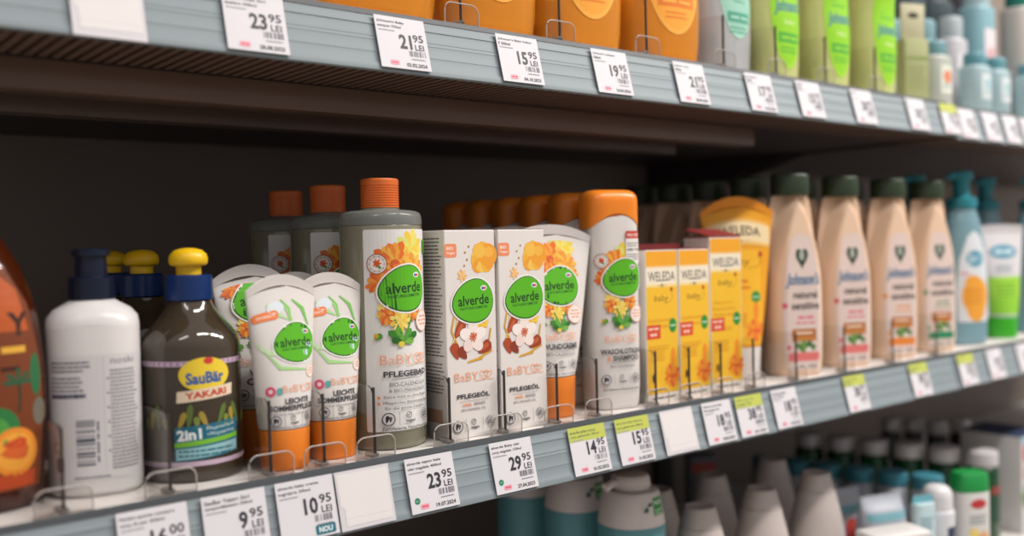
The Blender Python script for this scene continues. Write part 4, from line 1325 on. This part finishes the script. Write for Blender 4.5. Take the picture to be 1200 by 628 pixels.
# white aerosol
t = thing('aerosol_can', 'white aerosol with domed top between teal caps and green-capped bottle', 'aerosol', (1.053, -.024, LOW))
s = rnd(0, .108, .0185, .0185, 2, .002, .004)
loft('can', s, M('#d2d4d8', .3), t, 48)
loft('domed_cap', [(.1082, .0165, .0165, 2), (.122, .0163, .0163, 2), (.129, .0148, .0148, 2), (.133, .0105, .0105, 2), (.1345, .004, .004, 2)], M('#d9d8da', .3), t, 40)
P = Print(); P.rrect(-.009, .004, .078, .09, .002, '#2f3f55'); P.petal(.01, .06, .04, .012, 1.5, '#5fa0b8'); P.paragraph(-.01, .01, .07, 3, .004, '#8aa0b0', 3)
P.build('label', surf(s), t, du=.004, base=.0003)
# soft packs of wipes
def make_wipes():
    t = thing('wipes_pack', '', 'pack', group='soft packs of wipes')
    def df(co, a, b):
        return Vector((co.x*(1+.02*math.sin(co.z*90)), co.y, co.z))
    s = smooth([(0, .027, .016, 3), (.003, .030, .019, 3), (.03, .031, .020, 2.8), (.07, .031, .019, 2.8), (.095, .030, .012, 2.6), (.106, .0295, .003, 2.4), (.112, .0295, .0012, 2.2)], 3)
    loft('pouch', s, M('#b7bcc6', .3), t, 48, df)
    P = Print(); P.rect(-.028, .028, .085, .094, '#7fb3bd'); P.ell(.004, .06, .012, .02, '#c2483f'); P.ell(-.014, .065, .009, .007, '#6a86b8'); P.scribble(2, -.006, .035, '#6a86b8', w=.03, h=.012)
    P.build('pouch_print', surf(s), t, du=.004, dv=.006, base=.0006)
    return t
row(make_wipes(), [(1.0360, .090, LOW, math.radians(-20), 'pale soft pack of wipes with red spot in front of the teal caps'),
                   (1.0440, .040, LOW, math.radians(-20), 'soft pack of wipes with red spot nearest the aerosol')])
# flat white dispenser lid pack lying at the very bottom edge
t = thing('wipes_box', 'white box with rounded lid at the bottom edge of the picture', 'box', (.9450, -.045, LOW), math.radians(-20))
box('tub', -.038, .038, 0, .04, 0, .094, M('#cfcccb', .4), t, .004)
box('lid', -.036, .036, 0.002, .038, .0942, .104, M('#dcd8d6', .4), t, .0038, 3)
# white carton at right
t = thing('carton_box', 'large white carton with blue top edge at the right end of the bottom shelf', 'carton', (1.4000, .018, LOW), 0)
box('carton', -.026, .05, 0, .085, 0, .135, M('#cbc8c8', .45), t, .001)
box('lid', -.026, .05, 0, .085, .1351, .1365, M('#2f3d58', .5), t)
P = Print(); P.rect(-.025, .05, .125, .134, '#9cc4d8'); P.ell(-.01, .112, .012, .014, '#d2553c'); P.ell(-.01, .085, .010, .012, '#d98a6a'); P.flower(-.01, .05, .02, ['#6f9a4a', '#4f7f3a'], 9, None, 5)
P.build('front_print', flat(0), t, base=.0002)
t = thing('wipes_pack', 'small turquoise and white upright pack just left of the white aerosol', 'pack', (1.0120, -.028, LOW), math.radians(-20))
s = rnd(0, .122, .0135, .008, 3, .002, .001)
loft('pouch', s, M('#bcd3d8', .35), t, 32)
box('crimped_top', -.0133, .0133, -.0008, .0008, .1222, .130, M('#6fb0bd', .35), t)
P = Print(); P.ell(0, .075, .008, .012, '#5a9fb0'); P.paragraph(-.009, .009, .105, 3, .005, '#7fa6b0', 3)
P.build('pouch_print', surf(s), t, du=.004, base=.0003)
# small dark card with red print deep in the shade
t = thing('hang_card', 'small dark pack with dull red print standing in shade behind conical bottles', 'pack', (.953, .235, LOW), math.radians(-30))
s = rnd(0, .145, .021, .012, 3, .002, .003)
loft('pack', s, M('#5d5f68', .4), t, 32)
P = Print(); P.rect(-.016, .016, .122, .136, '#a0443a')
P.build('pack_print', surf(s), t, du=.004, base=.0003)

# ------------------------------------------------------------------ light
def area(name, loc, rot, sx, sy, power, col):
    d = bpy.data.lights.new(name, 'AREA')
    d.shape = 'RECTANGLE'; d.size = sx; d.size_y = sy; d.energy = power; d.color = col
    o = bpy.data.objects.new(name, d)
    COL.objects.link(o)
    o.location = loc; o.rotation_euler = rot
    return o
for i, x in enumerate((-.9, .8, 2.0, 3.2)):
    area('ceiling_lamp', (x, -1.15, 2.05), (math.radians(22), 0, 0), .9, .12, (7, 23, 46, 46)[i], (1., .95, .90))
w = bpy.data.worlds.new('store_ambience')
SC.world = w
w.use_nodes = True
nt = w.node_tree
bg = nt.nodes['Background']
tc = nt.nodes.new('ShaderNodeTexCoord')
sx = nt.nodes.new('ShaderNodeSeparateXYZ')
mr = nt.nodes.new('ShaderNodeMapRange')
mr.inputs['From Min'].default_value = -.5; mr.inputs['From Max'].default_value = .6
mr.inputs['To Min'].default_value = .12; mr.inputs['To Max'].default_value = .62
nt.links.new(tc.outputs['Generated'], sx.inputs[0])
nt.links.new(sx.outputs['Z'], mr.inputs['Value'])
nt.links.new(mr.outputs[0], bg.inputs['Strength'])
bg.inputs['Color'].default_value = (1., .95, .93, 1)

# ------------------------------------------------------------------ camera
yaw, pitch, roll = .6855420233185198, -.023024536946697663, -.022898490154662703
cam = bpy.data.cameras.new('camera')
co = bpy.data.objects.new('camera', cam)
COL.objects.link(co)
F = Vector((math.sin(yaw)*math.cos(pitch), math.cos(yaw)*math.cos(pitch), math.sin(pitch)))
R = Vector((math.cos(yaw), -math.sin(yaw), 0))
U = R.cross(F)
R2 = math.cos(roll)*R+math.sin(roll)*U
U2 = -math.sin(roll)*R+math.cos(roll)*U
m = Matrix((R2, U2, -F)).transposed().to_4x4()
m.translation = Vector((0, -.5578447, .1409354))
co.matrix_world = m
cam.sensor_width = 36
cam.lens = 36*1120/1200
cam.clip_start = .02
cam.dof.use_dof = True
cam.dof.focus_distance = .695
cam.dof.aperture_fstop = 3.0
SC.camera = co
SC.view_settings.view_transform = 'Standard'
SC.view_settings.look = 'None'
SC.view_settings.gamma = 1.
SC.view_settings.use_curve_mapping = False
SC.view_settings.exposure = 0.
SC.cycles.max_bounces = 10
SC.cycles.transmission_bounces = 8
SC.cycles.transparent_max_bounces = 8
SC.cycles.use_denoising = True
